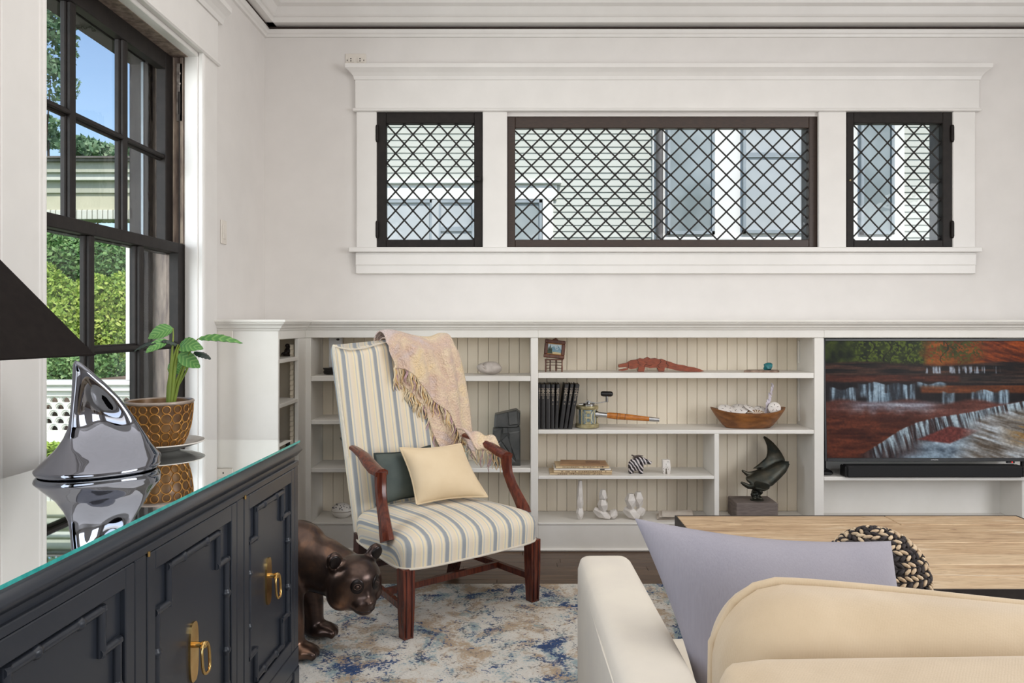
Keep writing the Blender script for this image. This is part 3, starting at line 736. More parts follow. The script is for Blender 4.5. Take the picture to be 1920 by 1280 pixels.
# ---- second shelf: black books
m_bk = pm('black_leather', (26, 24, 25), (36, 33, 33), 40, .42, bump=.15)
m_pg = pm('page_edges', (196, 184, 162), (176, 162, 140), 90, .8, stretch=(20, 1, 1))
m_gilt = pm('worn_gilt', (168, 156, 140), (112, 100, 90), 60, .4, .6)
bks = [(1009.6, 1013.6, 0), (1014, 1022.4, .1), (1022.9, 1032, .2), (1032.6, 1039.4, .6), (1040, 1046.6, 2.2), (1048.2, 1056.2, 7.4), (1057.2, 1063.6, 8.6), (1064.8, 1072.6, 9.8)]
lbl = ['black spine mostly hidden behind the bookcase stile, first of the set', 'black leather volume with gilt bands, first full spine from the stile', 'black leather volume with gilt bands, second full spine from the stile', 'slim black leather volume standing upright, third full spine from the stile',
       'slim black leather volume barely tilted, fourth full spine from the stile', 'black leather volume leaning right, first of the three tilted ones', 'black leather volume leaning right, middle of the three tilted ones', 'black leather volume leaning most, last of the set beside the fishing reel']
for i, ((p0, p1, lean), lb) in enumerate(zip(bks, lbl)):
    yb_ = 4.10; w = (p1-p0)*yb_/F; h = .236 if i < 5 else .238; xr = at(p1, 0, yb_).x
    o = thing('book', lb, 'book', (xr, yb_, ZB+.0006), group='black leather books on the second shelf')
    Mr = Matrix.Translation((xr, yb_, ZB+.0006)) @ Matrix.Rotation(R(lean), 4, 'Y')
    d = .165
    part(o, 'cover', MB().box(-w, -w+.0026, .004, d, 0, h, .001).box(-.0026, 0, .004, d, 0, h, .001).tube([(-w/2, .0055, .0), (-w/2, .0055, h)], w/2, 14, True, .0055/(w/2), up=(1, 0, 0)).xf(Mr), m_bk, smooth=40)
    part(o, 'page_block', MB().box(-w+.0026, -.0026, .006, d-.004, .004, h-.004).xf(Mr), m_pg)
    g = MB()
    for zf in (.905, .86, .845, .80, .785, .755, .69): 
        k_ = 1 if zf != .69 else .35
        g.box(-w/2-w*.40*k_, -w/2+w*.40*k_, -.0012, .003, h*zf-.0014, h*zf+.0014)
    for zf in (.88, .822, .72, .66, .64, .56):
        k_ = rnd.uniform(.2, .5)
        g.box(-w/2-w*.5*k_, -w/2+w*.5*k_, -.0009, .003, h*zf-.0022, h*zf+.0022) if i > 2 or zf > .7 else None
    part(o, 'gilt_band', g.xf(Mr), m_gilt)

# ---- fishing reel with a wooden rod butt
m_brass = pm('tarnished_brass', (206, 196, 158), (172, 160, 120), 40, .34, .75)
m_spool = pm('line_spool', (168, 184, 190), (140, 158, 166), 30, .4, .2, stretch=(1, 1, 12))
m_chrome = pm('polished_steel', (196, 196, 196), (170, 170, 172), 40, .18, 1.0)
m_blackp = pm('black_rubber', (22, 21, 22), None, 30, .35)
rc = at(1101, 800, 4.165); rx, ry = rc.x, rc.y; rr_ = .060; rh = .118; z0 = ZB+.0006
rl = thing('fishing_reel', 'large brass deep-sea fishing reel standing on end with an orange wooden rod butt', 'fishing reel', (rx, ry, z0))
part(rl, 'end_plate', MB().lathe([(.050, 0), (rr_, .002), (rr_+.003, .006), (rr_+.003, .020), (rr_, .023), (.03, .023)], (rx, ry, z0), 36), m_brass, smooth=40)
part(rl, 'end_plate', MB().lathe([(.03, rh-.018), (rr_-.002, rh-.018), (rr_, rh-.014), (rr_, rh-.002), (rr_-.004, rh), (.02, rh)], (rx, ry, z0), 36), m_brass, smooth=40)
part(rl, 'spool', MB().lathe([(.046, .022), (.046, rh-.018)], (rx, ry, z0), 28), m_spool, smooth=60)
for k in range(5):
    an = R(-90+36+k*72); part(rl, 'pillar', MB().tube([(rx+math.cos(an)*(rr_-.003), ry+math.sin(an)*(rr_-.003), z0+.02), (rx+math.cos(an)*(rr_-.003), ry+math.sin(an)*(rr_-.003), z0+rh-.016)], .0035, 8), m_brass, smooth=60)
sp = MB()
for sgn in (-1, 1):                                       # perforated strap at the front
    sp.grid(lambda u, v: (rx+(rr_-.004)*math.sin(R(sgn*(17+4*u+20*abs(2*v-1)**2.2))), ry-(rr_-.004)*math.cos(R(sgn*(17+4*u+20*abs(2*v-1)**2.2))), z0+.02+(rh-.036)*v), 4, 16)
for zc in (.045, .072):
    sp.tube([(rx+(rr_-.003)*math.sin(.175*math.cos(q)*1.25), ry-(rr_-.003), z0+zc+.0125*math.sin(q)) for q in [2*math.pi*k/20 for k in range(21)]], .0032, 6)
for zc in (.028, .0585, .090): sp.box(rx-.015, rx+.015, ry-rr_+.001, ry-rr_+.005, z0+zc-.004, z0+zc+.004)
part(rl, 'strap', sp, m_brass, smooth=40)
part(rl, 'drag_cap', MB().lathe([(.034, rh), (.034, rh+.010), (.031, rh+.013), (.008, rh+.013), (.008, rh+.020), (0, rh+.022)], (rx+.008, ry, z0), 28), m_chrome, smooth=40)
part(rl, 'lever', MB().tube([(rx-.045, ry-.01, z0+rh+.006), (rx-.02, ry-.01, z0+rh+.008)], .005, 8).tube([(rx-.01, ry, z0+rh+.014), (rx+.004, ry, z0+rh+.026), (rx+.02, ry, z0+rh+.018)], .003, 8), m_chrome, smooth=60)
kp = at(1138, 738, 4.165)
part(rl, 'crank_arm', MB().tube([(rx+.008, ry, z0+rh+.020), (rx+.05, ry, z0+rh+.012), (kp.x, ry, kp.z-.042)], .0028, 8).tube([(kp.x, ry, kp.z-.044), (kp.x, ry, kp.z)], .0075, 10), m_chrome, smooth=60)
part(rl, 'crank_knob', MB().tube([(kp.x-.033, ry, kp.z+.001), (kp.x-.030, ry, kp.z+.001), (kp.x-.02, ry, kp.z), (kp.x+.02, ry, kp.z-.001), (kp.x+.028, ry, kp.z-.001), (kp.x+.032, ry, kp.z-.001)], [.006, .012, .0145, .0145, .012, .006], 16), m_blackp, smooth=60)
ha, hb = at(1125, 777, 4.155), at(1236, 787, 4.12)
hp_ = lambda f: ha+(hb-ha)*f
part(rl, 'ferrule', MB().tube([hp_(-.06), hp_(.0), hp_(.13)], [.013, .0135, .0125], 16).tube([hp_(-.08), hp_(-.03)], .018, 12), m_chrome, smooth=50)
m_butt = pm('varnished_orange_wood', (196, 122, 48), (158, 92, 34), 20, .25, stretch=(2, 10, 10))
part(rl, 'rod_butt', MB().tube([hp_(f) for f in (.12, .16, .3, .45, .7, .84)], [.014, .0165, .0175, .0165, .0135, .0115], 18), m_butt, smooth=50)
part(rl, 'inlay_ring', MB().tube([hp_(.285), hp_(.292)], .0182, 18).tube([hp_(.335), hp_(.34)], .0180, 18).tube([hp_(.42), hp_(.427)], .0172, 18), pm('inlay_dark', (70, 36, 18), None, 30, .3), smooth=50)
part(rl, 'butt_cap', MB().tube([hp_(.83), hp_(.90), hp_(1.0)], [.0125, .0115, .0105], 16), m_chrome, smooth=50)

# ---- dough bowl with shells
bc = at(1402, 803, 4.165); bx0, by0 = bc.x, bc.y
bw_ = thing('dough_bowl', 'long boat-shaped brown wooden bowl filled with white shells', 'bowl', (bx0, by0, ZB))
def bowl_pt(u, v):
    an = 2*math.pi*u; ca, sa = math.cos(an), math.sin(an)
    ca_ = math.copysign(abs(ca)**.85, ca)
    s = v*2.2
    if s <= 1: L, D, z = .118+.085*s**.8, .055+.045*s**.7, (.084+.024*abs(ca)**2.5)*s
    elif s <= 1.2: q = (s-1)/.2; L, D, z = .203-.012*q, .10-.01*q, (.084+.024*abs(ca)**2.5)+.003*math.sin(q*math.pi)
    else: q = (s-1.2); L, D, z = .191-.09*q, .09-.045*q, (.084+.024*abs(ca)**2.5)*(1-q)+.012*q
    return (bx0+L*ca_, by0+D*sa, ZB+.0006+z)
mb = MB().grid(bowl_pt, 48, 20, cu=True); n0 = 48
mb.f.append(tuple(i*20 for i in range(48))); mb.f.append(tuple(i*20+19 for i in range(48))); mb.mi += [0, 0]
part(bw_, 'bowl_body', mb, pm('aged_bowl_wood', (146, 94, 48), (104, 64, 34), 14, .4, stretch=(1, 2, 3), bump=.1), smooth=60)
m_shell = pm('bleached_shell', (234, 228, 222), (216, 208, 202), 24, .6, bump=.2)
m_shelld = pm('shell_marks', (96, 84, 78), None, 20, .7)
def sand_dollar(px, py, y, r, tilt, yaw, label):
    c = at(px, py, y); Mx = Matrix.Translation(c) @ Matrix.Rotation(R(yaw), 4, 'Z') @ Matrix.Rotation(R(tilt), 4, 'X')
    o = thing('sand_dollar', label, 'shell', c, group='sand dollars in the dough bowl')
    part(o, 'test', MB().lathe([(r*.05, -.001), (r*.9, 0), (r, .004), (r*.9, .007), (r*.5, .012), (0, .015)], (0, 0, 0), 24, None).xf(Mx), m_shell, smooth=60)
    m = MB()
    for k in range(5):
        an = R(72*k+20); m.box(r*.35, r*.62, -.0014, .0014, .0105, .0128, 0, 0, Mx @ Matrix.Rotation(an, 4, 'Z'))
    part(o, 'slit', m, m_shelld, label='five dark slits')
sand_dollar(1362, 770, 4.15, .046, 38, 10, 'white sand dollar at the left end of the wooden bowl')
sand_dollar(1385, 768, 4.175, .050, 30, -20, 'white sand dollar left of centre in the wooden bowl')
sand_dollar(1408, 768, 4.17, .046, 30, 60, 'white sand dollar at the middle of the wooden bowl')
sand_dollar(1428, 771, 4.19, .042, 35, 15, 'white sand dollar low behind the striped scallop shell')
sand_dollar(1452, 765, 4.14, .033, 72, -12, 'small round sand dollar standing at the right end of the bowl')
sc = at(1419, 775, 4.125)
sh = MB()
for k in range(13):
    an = R(-75+150*k/12); L = .05
    sh.tube([(sc.x+math.sin(an)*L*q*1.0, sc.y-.004+.02*q, sc.z-.012+math.cos(an)*L*q*.55+.01*math.sin(q*3.1)) for q in (0, .35, .7, 1)], [.0015, .004, .0055, .0045], 6, mi=k % 2)
solo('scallop_shell', sh, [pm('scallop_brown', (150, 120, 92), (112, 84, 62), 60, .5), pm('scallop_cream', (216, 202, 184), None, 60, .5)], 'brown striped scallop shell leaning in the wooden bowl', 'shell', smooth=60)
ca, cb = at(1436, 772, 4.165), at(1449, 722, 4.165)
cw = MB()
for k in range(9):
    f = k/8; p = ca+(cb-ca)*f
    merge(cw, hull([(p.x+rnd.uniform(-1, 1)*(.012-.004*f), p.y+rnd.uniform(-1, 1)*(.010-.003*f), p.z+rnd.uniform(-1, 1)*.018) for _ in range(14)]))
t = NT('pale_crystal'); v = t.coords(); t.l(t.ramp(t.noise(v, 60, 3), [(.3, (222, 208, 222)), (.7, (236, 230, 236))]), t.b.inputs['Base Color']); t.set(Roughness=.25); t.b.inputs['Transmission Weight'].default_value = .25
solo('crystal_wand', cw, t.m, 'pale lilac crystal spike standing up from the wooden bowl', 'crystal')

# ---- third shelf
m_tan = pm('tan_cover', (180, 142, 104), (164, 126, 92), 8, .6); m_cream = pm('cream_cover', (214, 190, 152), (204, 178, 140), 8, .6)
m_paperw = pm('white_paper', (228, 222, 214), (216, 208, 198), 30, .7)
stack = [(1031, 1147, .0095, m_cream, .15, 0, 'thin cream booklet at the bottom of the stack'), (1038, 1147.5, .0125, m_cream, .15, .4, 'cream picture book with dark lettering on its spine, second from the bottom'),
         (1039, 1145.5, .009, m_paperw, .14, -.5, 'white booklet in the middle of the stack'), (1042, 1142, .012, m_cream, .15, .8, 'cream paperback just under the top booklet'), (1052, 1139, .008, m_tan, .13, -4, 'tan booklet lying crooked on top of the stack')]
z = ZC+.0005
for i, (p0, p1, h, mm, d, ang, lb) in enumerate(stack):
    yf = 4.092+.004*i; x0, x1 = at(p0, 0, yf).x, at(p1, 0, yf).x
    o = thing('booklet', lb, 'book', ((x0+x1)/2, yf+d/2, z), R(ang), group='stack of booklets on the third shelf')
    w = (x1-x0)/2
    part(o, 'cover', MB().box(-w, w, -d/2, d/2, 0, .0014).box(-w, w, -d/2, d/2, h-.0014, h).box(-w, w, -d/2, -d/2+.0014, 0, h), mm, world=False)
    part(o, 'page_block', MB().box(-w+.002, w-.002, -d/2+.0014, d/2-.003, .0014, h-.0014), m_paperw, world=False)
    if i in (1, 3, 0):
        g = MB(); x = -w*.75
        while x < w*.8:
            l = rnd.uniform(.003, .009)
            if rnd.random() < .75: g.box(x, x+l, -d/2-.0006, -d/2+.001, h*.34, h*rnd.uniform(.6, .8))
            x += l+.003
            if i == 3 and x > -w*.1 and x < w*.0: x += .01
        part(o, 'spine_lettering', g, pm('print_brown', (104, 78, 60), None, 30, .7), world=False)
    if i == 2: part(o, 'spine_label', MB().box(w*.62, w*.78, -d/2-.0006, -d/2+.001, h*.2, h*.8), pm('label_black', (34, 32, 34), None, 30, .6), world=False)
    if i == 4: part(o, 'cover_patch', MB().box(w*.1, w*.72, -d*.28, d*.3, h-.0004, h+.0006), pm('patch_brown', (122, 94, 72), (150, 112, 82), 40, .6), world=False)
    z += h+.0004
# zebra-striped stone bear
t = NT('zebra_stone'); v = t.coords((1, 1, 1)); wv = t.n('ShaderNodeTexWave'); wv.inputs['Scale'].default_value = 19; wv.inputs['Distortion'].default_value = 5; wv.inputs['Detail'].default_value = 2; wv.inputs['Detail Scale'].default_value = 1.2
mp = t.n('ShaderNodeMapping'); mp.inputs['Rotation'].default_value = (0, R(38), 0); t.l(v, mp.inputs[0]); t.l(mp.outputs[0], wv.inputs[0])
t.l(t.ramp(wv.outputs[1], [(.58, (34, 28, 32)), (.72, (206, 196, 196))]), t.b.inputs['Base Color']); t.set(Roughness=.35); m_zebra = t.m
yz = 4.14; pz = lambda px, py, dy=0: tuple(at(px, py, yz)+Vector((0, dy, 0)))
mb = MB()
mb.ell(pz(1190, 868), (.036, .024, .034), 14, 10).ell(pz(1200, 862), (.032, .022, .026), 14, 10).ell(pz(1211, 862.5), (.022, .017, .016), 12, 8).ell(pz(1218, 864.5), (.014, .011, .010), 10, 8).ell(pz(1207, 856.5, -.010), (.007, .004, .006), 8, 6).ell(pz(1207, 856.5, .010), (.007, .004, .006), 8, 6)
for px in (1183, 1201):
    for dy in (-.012, .012): mb.tube([pz(px, 870, dy), pz(px, 884, dy)], [.015, .012], 10)
mb = organic(mb, .0028, 4)
zb_ = thing('stone_bear', 'small black and white striped stone bear on the third shelf', 'figurine', (pz(1195, 885)[0], yz, ZC))
dz = ZC-min(p[2] for p in mb.v)+.0004; mb.xf(Matrix.Translation((0, 0, dz)))
part(zb_, 'body', mb, m_zebra, smooth=180, fix=False)
mb = MB().tube([pz(1184, 850), pz(1190, 853), pz(1197, 851.5), pz(1206, 852)], [.003, .006, .005, .002], 8).tube([pz(1186, 854.5), pz(1204, 855.5)], .0025, 6).tube([pz(1190, 853), pz(1191, 860)], .004, 6).tube([pz(1199, 853), pz(1199, 858)], .003, 6)
part(zb_, 'carved_fish', mb.xf(Matrix.Translation((0, 0, dz))), pm('carved_grey', (104, 90, 82), (60, 50, 48), 60, .5), smooth=60, label='small grey carving tied on its back')
m_facet = pm('white_plaster', (224, 218, 212), (206, 198, 190), 26, .55)
yz = 4.13; m_fleck = m_facet
ww = thing('white_carving', 'small white carved stone pillar with two legs, right end of the third shelf', 'figurine', (at(1248, 0, yz).x, yz, ZC))
xa, xb, xm = at(1241.5, 0, yz).x, at(1256.5, 0, yz).x, at(1248, 0, yz).x; zz = ZC+.0005; hgt = .076
part(ww, 'body', merge(hull([(xa, yz-.02, zz+.03), (xa+.003, yz+.02, zz+.03), (xb, yz-.018, zz+.03), (xb, yz+.02, zz+.03), (xa, yz-.012, zz+hgt), (xb-.004, yz-.014, zz+hgt-.002), (xa, yz+.014, zz+hgt), (xb-.006, yz+.014, zz+hgt), (xm, yz-.022, zz+.05)]),
     merge(hull([(xa-.002, yz-.018, zz+.036), (xm-.003, yz-.02, zz+.036), (xa+.004, yz-.014, zz), (xm-.006, yz-.016, zz), (xa+.004, yz+.014, zz), (xm-.006, yz+.014, zz), (xa, yz+.016, zz+.036), (xm-.002, yz+.016, zz+.036)]),
           hull([(xm+.002, yz-.02, zz+.036), (xb+.001, yz-.018, zz+.036), (xm+.006, yz-.016, zz), (xb-.004, yz-.014, zz), (xm+.006, yz+.014, zz), (xb-.004, yz+.014, zz), (xm, yz+.016, zz+.036), (xb, yz+.016, zz+.036)]))), m_facet)
mk = MB()
for q in range(7): mk.ell((rnd.uniform(xa+.003, xb-.004), yz-.0205, zz+rnd.uniform(.012, .07)), (.0022, .0012, .0018), 6, 4)
part(ww, 'dark_speck', mk, pm('speck', (52, 44, 44), None, 30, .5), label='dark specks')

# ---- bottom shelf: faceted white sculptures
def facet_lump(a, b, r0, r1, n=6, seed=0, mid=1.25):
    rg = random.Random(seed); a, b = Vector(a), Vector(b); t_ = (b-a).normalized(); u = t_.orthogonal().normalized(); w = t_.cross(u); pts = []; r0 *= 1.2; r1 *= 1.2; n = 5
    for f, r in ((0, r0*.55), (.22, r0), (.6, r1*mid), (1, r1*.62)):
        for k in range(n):
            an = 2*math.pi*(k+.5*(f > .3)+.25)/n+rg.uniform(-.15, .15); q = r*rg.uniform(.94, 1.05)
            pts.append(a+(b-a)*f+u*math.cos(an)*q+w*math.sin(an)*q)
    return hull(pts)
def lift(mb, z0):
    d = z0-min(p[2] for p in mb.v)+.0004; return mb.xf(Matrix.Translation((0, 0, d)))
yz = 4.125; q_ = lambda px, py, dy=0: at(px, py, yz)+Vector((0, dy, 0))
o = thing('faceted_sculpture', 'tall slender white faceted leg shape standing upright on the bottom shelf', 'sculpture', (q_(1088, 0).x, yz, ZBOT), group='white faceted sculptures on the bottom shelf')
a = merge(facet_lump(q_(1087.5, 955), q_(1088, 898.5), .0155, .014, 6, 2, 1.0), facet_lump(q_(1087, 972), q_(1088, 950), .013, .019, 6, 3, 1.0)); lift(a, ZBOT); part(o, 'body', a, m_facet)
o = thing('faceted_sculpture', 'white faceted sculpture of one raised knee and a folded leg on the bottom shelf', 'sculpture', (q_(1135, 0).x, yz, ZBOT), group='white faceted sculptures on the bottom shelf')
a = facet_lump(q_(1131, 940), q_(1131, 920), .02, .018, 6, 4, 1.0)
merge(a, facet_lump(q_(1131, 962), q_(1130, 938), .018, .021, 6, 5)); merge(a, facet_lump(q_(1144, 973), q_(1114, 958, .01), .016, .018, 6, 6)); merge(a, facet_lump(q_(1146, 972, -.005), q_(1155, 962, .03), .015, .017, 6, 7)); lift(a, ZBOT); part(o, 'body', a, m_facet)
o = thing('faceted_sculpture', 'white faceted sculpture of two raised knees side by side on the bottom shelf', 'sculpture', (q_(1189, 0).x, yz, ZBOT), group='white faceted sculptures on the bottom shelf')
a = facet_lump(q_(1183, 958), q_(1182.5, 929), .020, .021, 6, 8); merge(a, facet_lump(q_(1198, 956, .015), q_(1198, 927, .015), .019, .020, 6, 9)); merge(a, facet_lump(q_(1199, 972, -.01), q_(1171, 960, .02), .022, .02, 6, 10)); merge(a, facet_lump(q_(1192, 966), q_(1209, 962, .02), .02, .018, 6, 11)); lift(a, ZBOT); part(o, 'body', a, m_facet)
# loose papers
pp = thing('paper_pile', 'loose pile of pale folded papers lying on the bottom shelf', 'papers', (at(1262, 0, 4.17).x, 4.17, ZBOT), group=None)
for k in range(5):
    x0, x1 = at(1230-4*(k % 2)+2*k, 0, 4.17).x, at(1292+3*(k % 3), 0, 4.17).x; zq = ZBOT+.001+.005*k; a0 = R(rnd.uniform(-5, 5))
    m = MB().grid(lambda u, v: (x0+(x1-x0)*u+.02*v, 4.11+.13*v, zq+.004*math.sin(3*u+k)*u+.003*math.sin(5*v+k)+.004*u), 8, 5)
    m.grid(lambda u, v: (x0+(x1-x0)*u+.02*v, 4.11+.13*v, zq-.001+.004*math.sin(3*u+k)*u+.003*math.sin(5*v+k)+.004*u), 8, 5)
    part(pp, 'sheet', m, pm('sheet_paper', (230, 221, 210), (216, 203, 190), 20, .8), smooth=180)
# ---- bronze manta ray on a stone block
m_bronze = pm('green_bronze', (46, 50, 46), (70, 66, 56), 22, .42, .75, bump=.25, bscale=70)
ym = 4.17; mq = lambda cx, cy, dy=0: Vector(at(1300+cx/4.571, 700+cy/4.571, ym))+Vector((0, dy, 0))
blk = thing('stone_block', 'rough grey-brown stone block carrying the bronze manta ray', 'block', (mq(548, 1200).x, 4.17, ZBOT))
x0, x1 = at(1381, 0, 4.10).x, at(1459, 0, 4.10).x
part(blk, 'block_body', MB().box(x0, x1, 4.10, 4.27, ZBOT+.0005, .2445, .003), pm('grey_stone', (120, 108, 102), (96, 86, 82), 16, .7, stretch=(1, 1, 6), bump=.3))
mt = thing('manta_ray', 'dark green bronze manta ray leaping with one wing raised, on a coral stem', 'sculpture', (mq(548, 1100).x, 4.17, .245))
mb = MB()
def lens_loft(st, n=18):
    """closed loft through (edge a, edge b, half thickness) stations"""
    def f(u, v):
        q = u*(len(st)-1); k = min(int(q), len(st)-2); w = q-k
        A = st[k][0]*(1-w)+st[k+1][0]*w; B = st[k][1]*(1-w)+st[k+1][1]*w; th_ = st[k][2]*(1-w)+st[k+1][2]*w
        an = 2*math.pi*v; c = (A+B)/2; h = (A-B)/2; N = h.cross(Vector(st[k+1][0]+st[k+1][1]-st[k][0]-st[k][1])).normalized()
        return tuple(c+h*math.cos(an)+N*math.sin(an)*th_)
    m = MB().grid(f, 26, n, cv=True); m.f.append(tuple(range(n))); m.f.append(tuple(25*n+k for k in range(n))); m.mi += [0, 0]
    return m
merge(mb, lens_loft([(mq(812, 752, .0), mq(815, 802, .0), .010), (mq(775, 748, .004), mq(785, 846, -.012), .022), (mq(705, 765, .006), mq(728, 892, -.03), .030), (mq(625, 797, .008), mq(650, 948, -.05), .032), (mq(545, 832, .006), mq(560, 966, -.06), .028), (mq(485, 864, 0), mq(492, 956, -.055), .020), (mq(442, 888, -.01), mq(446, 905, -.03), .008)]))
merge(mb, lens_loft([(mq(805, 790, .02), mq(500, 815, -.005), .020), (mq(802, 740, .03), mq(560, 775, 0), .019), (mq(785, 698, .045), mq(628, 722, .01), .015), (mq(758, 652, .058), mq(650, 675, .03), .012), (mq(724, 610, .068), mq(655, 635, .045), .010), (mq(688, 577, .074), mq(648, 598, .06), .008), (mq(650, 552, .078), mq(634, 562, .074), .005)]))
merge(mb, lens_loft([(mq(640, 940, -.045), mq(500, 900, -.04), .014), (mq(610, 958, -.085), mq(490, 930, -.07), .010), (mq(560, 968, -.115), mq(480, 950, -.10), .006)]))
mb.tube([mq(560, 850), mq(500, 858, -.005), mq(455, 856, -.01), mq(408, 824, -.015)], [.02, .014, .013, .006], 10, flat=.7)
mb.tube([mq(560, 930, -.04), mq(495, 955, -.05), mq(445, 950, -.05), mq(410, 930, -.05), mq(384, 914, -.05)], [.02, .014, .0135, .011, .007], 10, flat=.8)
for cx_, cy_ in ((822, 752), (828, 778), (812, 800)):
    mb.tube([mq(770, 785), mq(cx_, cy_)], [.014, .003], 8)
body = organic(mb, .0034, 5)
part(mt, 'ray_body', body, m_bronze, smooth=180, fix=False)
st = MB(); rg = random.Random(5)
for k in range(26):
    f = k/25; c = mq(545+rg.uniform(-34, 34)*(1.1-abs(f-.55)), 965+f*115, rg.uniform(-.014, .014)); st.ell(c, rg.uniform(.010, .0165), 8, 6)
st.tube([mq(545, 950), mq(545, 1100)], .012, 8)
part(mt, 'coral_stem', organic(st, .003, 2), m_bronze, smooth=180, fix=False)
fc = mq(545, 1100)
part(mt, 'foot_disc', MB().lathe([(.036, 0), (.036, .005), (.026, .010), (.012, .014), (0, .015)], (fc.x, 4.17, .245), 28), m_bronze, smooth=50)

# ---- things in the bay behind the chair
y4 = 4.20
sc_ = at(624, 705, y4)
sb = thing('oval_base', 'black oval lacquer base under the pale stone slab', 'base', (sc_.x+.01, y4, Z1))
part(sb, 'base_body', MB().lathe([(.045, 0), (.053, .003), (.056, .014), (.052, .024), (.057, .030), (.057, .036), (0, .037)], (sc_.x+.013, y4, Z1+.0004), 32, sx=1.15, sy=.75), pm('black_lacquer', (24, 20, 20), None, 20, .22), smooth=40)
xs0, xs1 = at(617.5, 0, y4).x, at(642, 0, y4).x
ss = solo('stone_slab', MB().box(xs0, xs1, y4-.014, y4+.014, Z1+.038, Z1+.038+.168, .003), pm('grey_marble', (206, 204, 202), (176, 174, 174), 7, .4, stretch=(1, 1, .5)), 'tall pale grey stone slab standing on the black oval base', 'slab')
mk = MB().ell((xs0+.05, y4-.0146, Z1+.19), (.009, .001, .006), 10, 6); part(ss, 'stain', mk, pm('ink', (60, 56, 58), None, 30, .6), label='small dark mark')
sp_ = at(918, 705, 4.19)
mb = rock((sp_.x, 4.19, Z1+.034), (.068, .045, .034), 8, 4, .16, 1.2)
for i, v in enumerate(mb.v):
    dx = v[0]-(sp_.x-.028)+.25*(v[2]-Z1-.05)
    if v[2] > Z1+.03 and abs(dx) < .006 and v[1] < 4.19: mb.v[i] = (v[0], v[1]+.008, v[2]-.006)
lift(mb, Z1)
solo('cleft_stone', mb, pm('pale_stone', (196, 186, 178), (176, 166, 158), 30, .75, bump=.2), 'smooth pale grey pebble with a cleft on the shelf right of the chair', 'stone', smooth=60)
m_slate = pm('dark_slate', (56, 58, 58), (78, 78, 76), 14, .36, bump=.12)
yq = 4.17; sq = lambda cx, cy, dy=0: tuple(Vector(at(560+cx/3.2, 560+cy/3.2, yq))+Vector((0, dy, 0)))
sf = thing('abstract_figure', 'dark slate blocky abstract figure with folded arms on the shelf right of the chair', 'sculpture', (sq(1247, 1000)[0], yq, Z3))
def slab(pts, d0, d1, inset=.006):
    c = Vector((sum(p[0] for p in pts)/len(pts), 0, sum(p[2] for p in pts)/len(pts))); q = []
    for p in pts:
        q.append((p[0], p[1]+d0+inset, p[2])); q.append((p[0], p[1]+d1, p[2]))
        q.append((p[0]+(c.x-p[0])*.13, p[1]+d0, p[2]+(c.z-p[2])*.10))
    return hull(q)
part(sf, 'head', merge(slab([sq(1178, 690), sq(1305, 660), sq(1330, 678), sq(1328, 748), sq(1308, 766), sq(1172, 764)], -.05, .045), slab([sq(1255, 672), sq(1312, 664), sq(1318, 745), sq(1262, 752)], -.060, -.03)), m_slate)
bodym = slab([sq(1166, 782), sq(1215, 768), sq(1325, 766), sq(1330, 790), sq(1330, 1000), sq(1168, 985), sq(1162, 880)], -.042, .045)
dzz = Z3-min(p[2] for p in bodym.v)+.0004
for pts, a, b in (([sq(1168, 795), sq(1218, 785), sq(1212, 850), sq(1172, 890)], -.055, 0), ([sq(1172, 890), sq(1215, 850), sq(1300, 975), sq(1258, 992), sq(1180, 970)], -.060, 0), ([sq(1262, 800), sq(1326, 790), sq(1326, 960), sq(1306, 970), sq(1262, 850)], -.052, 0), ([sq(1226, 772), sq(1254, 772), sq(1256, 804), sq(1224, 806)], -.058, 0), ([sq(1214, 850), sq(1250, 815), sq(1282, 880), sq(1278, 935)], -.048, 0)):
    merge(bodym, slab(pts, a, b, .004))
part(sf, 'torso', bodym.xf(Matrix.Translation((0, 0, max(-.01, min(dzz, .01))))), m_slate)
m_gl = glass_mat('clear_glass', (.93, .96, .96, 1), 1.5, .02)
gv = at(869, 877, 4.17)
o = solo('glass_vase', MB().lathe([(.026, .0), (.028, .004), (.028, .30), (.030, .325), (.027, .325), (.025, .30), (.025, .012), (0, .010)], (gv.x, 4.17, Z3+.0005), 24), m_gl, 'slim clear glass vase half hidden behind the throw', 'vase', smooth=60)
gb = at(668, 877, 4.19)
m_sm = glass_mat('smoky_glass', (.62, .68, .70, 1), 1.5, .04)
solo('glass_bowl', MB().lathe([(.03, 0), (.03, .004), (.012, .012), (.012, .03), (.05, .07), (.088, .142), (.085, .143), (.047, .073), (0, .036)], (gb.x, 4.19, Z3+.0005), 32), m_sm, 'smoky grey glass bowl flaring out behind the chair back', 'bowl', smooth=60)
eg = at(641, 964, 4.18); ez_ = ZBOT+.0005
et = thing('porcelain_box', 'egg-shaped white porcelain box with dark painted flowers on the bottom shelf', 'box', (eg.x, 4.18, ez_))
m_por = pm('porcelain', (228, 222, 216), (220, 214, 206), 10, .22)
part(et, 'base_dish', MB().lathe([(.028, 0), (.032, .004), (.046, .014), (.052, .028), (.052, .034), (.048, .034)], (eg.x, 4.18, ez_), 32, sx=1.05, sy=.85), m_por, smooth=60)
part(et, 'lid', MB().lathe([(.053, .036), (.053, .040), (.050, .050), (.040, .064), (.022, .074), (0, .077)], (eg.x, 4.18, ez_), 32, sx=1.05, sy=.85), m_por, smooth=60)
part(et, 'gilt_rim', MB().lathe([(.0525, .0335), (.0545, .035), (.0525, .0365)], (eg.x, 4.18, ez_), 32, sx=1.05, sy=.85), pm('rim_gold', (150, 134, 110), None, 20, .3, .6), smooth=60)
dm = MB()
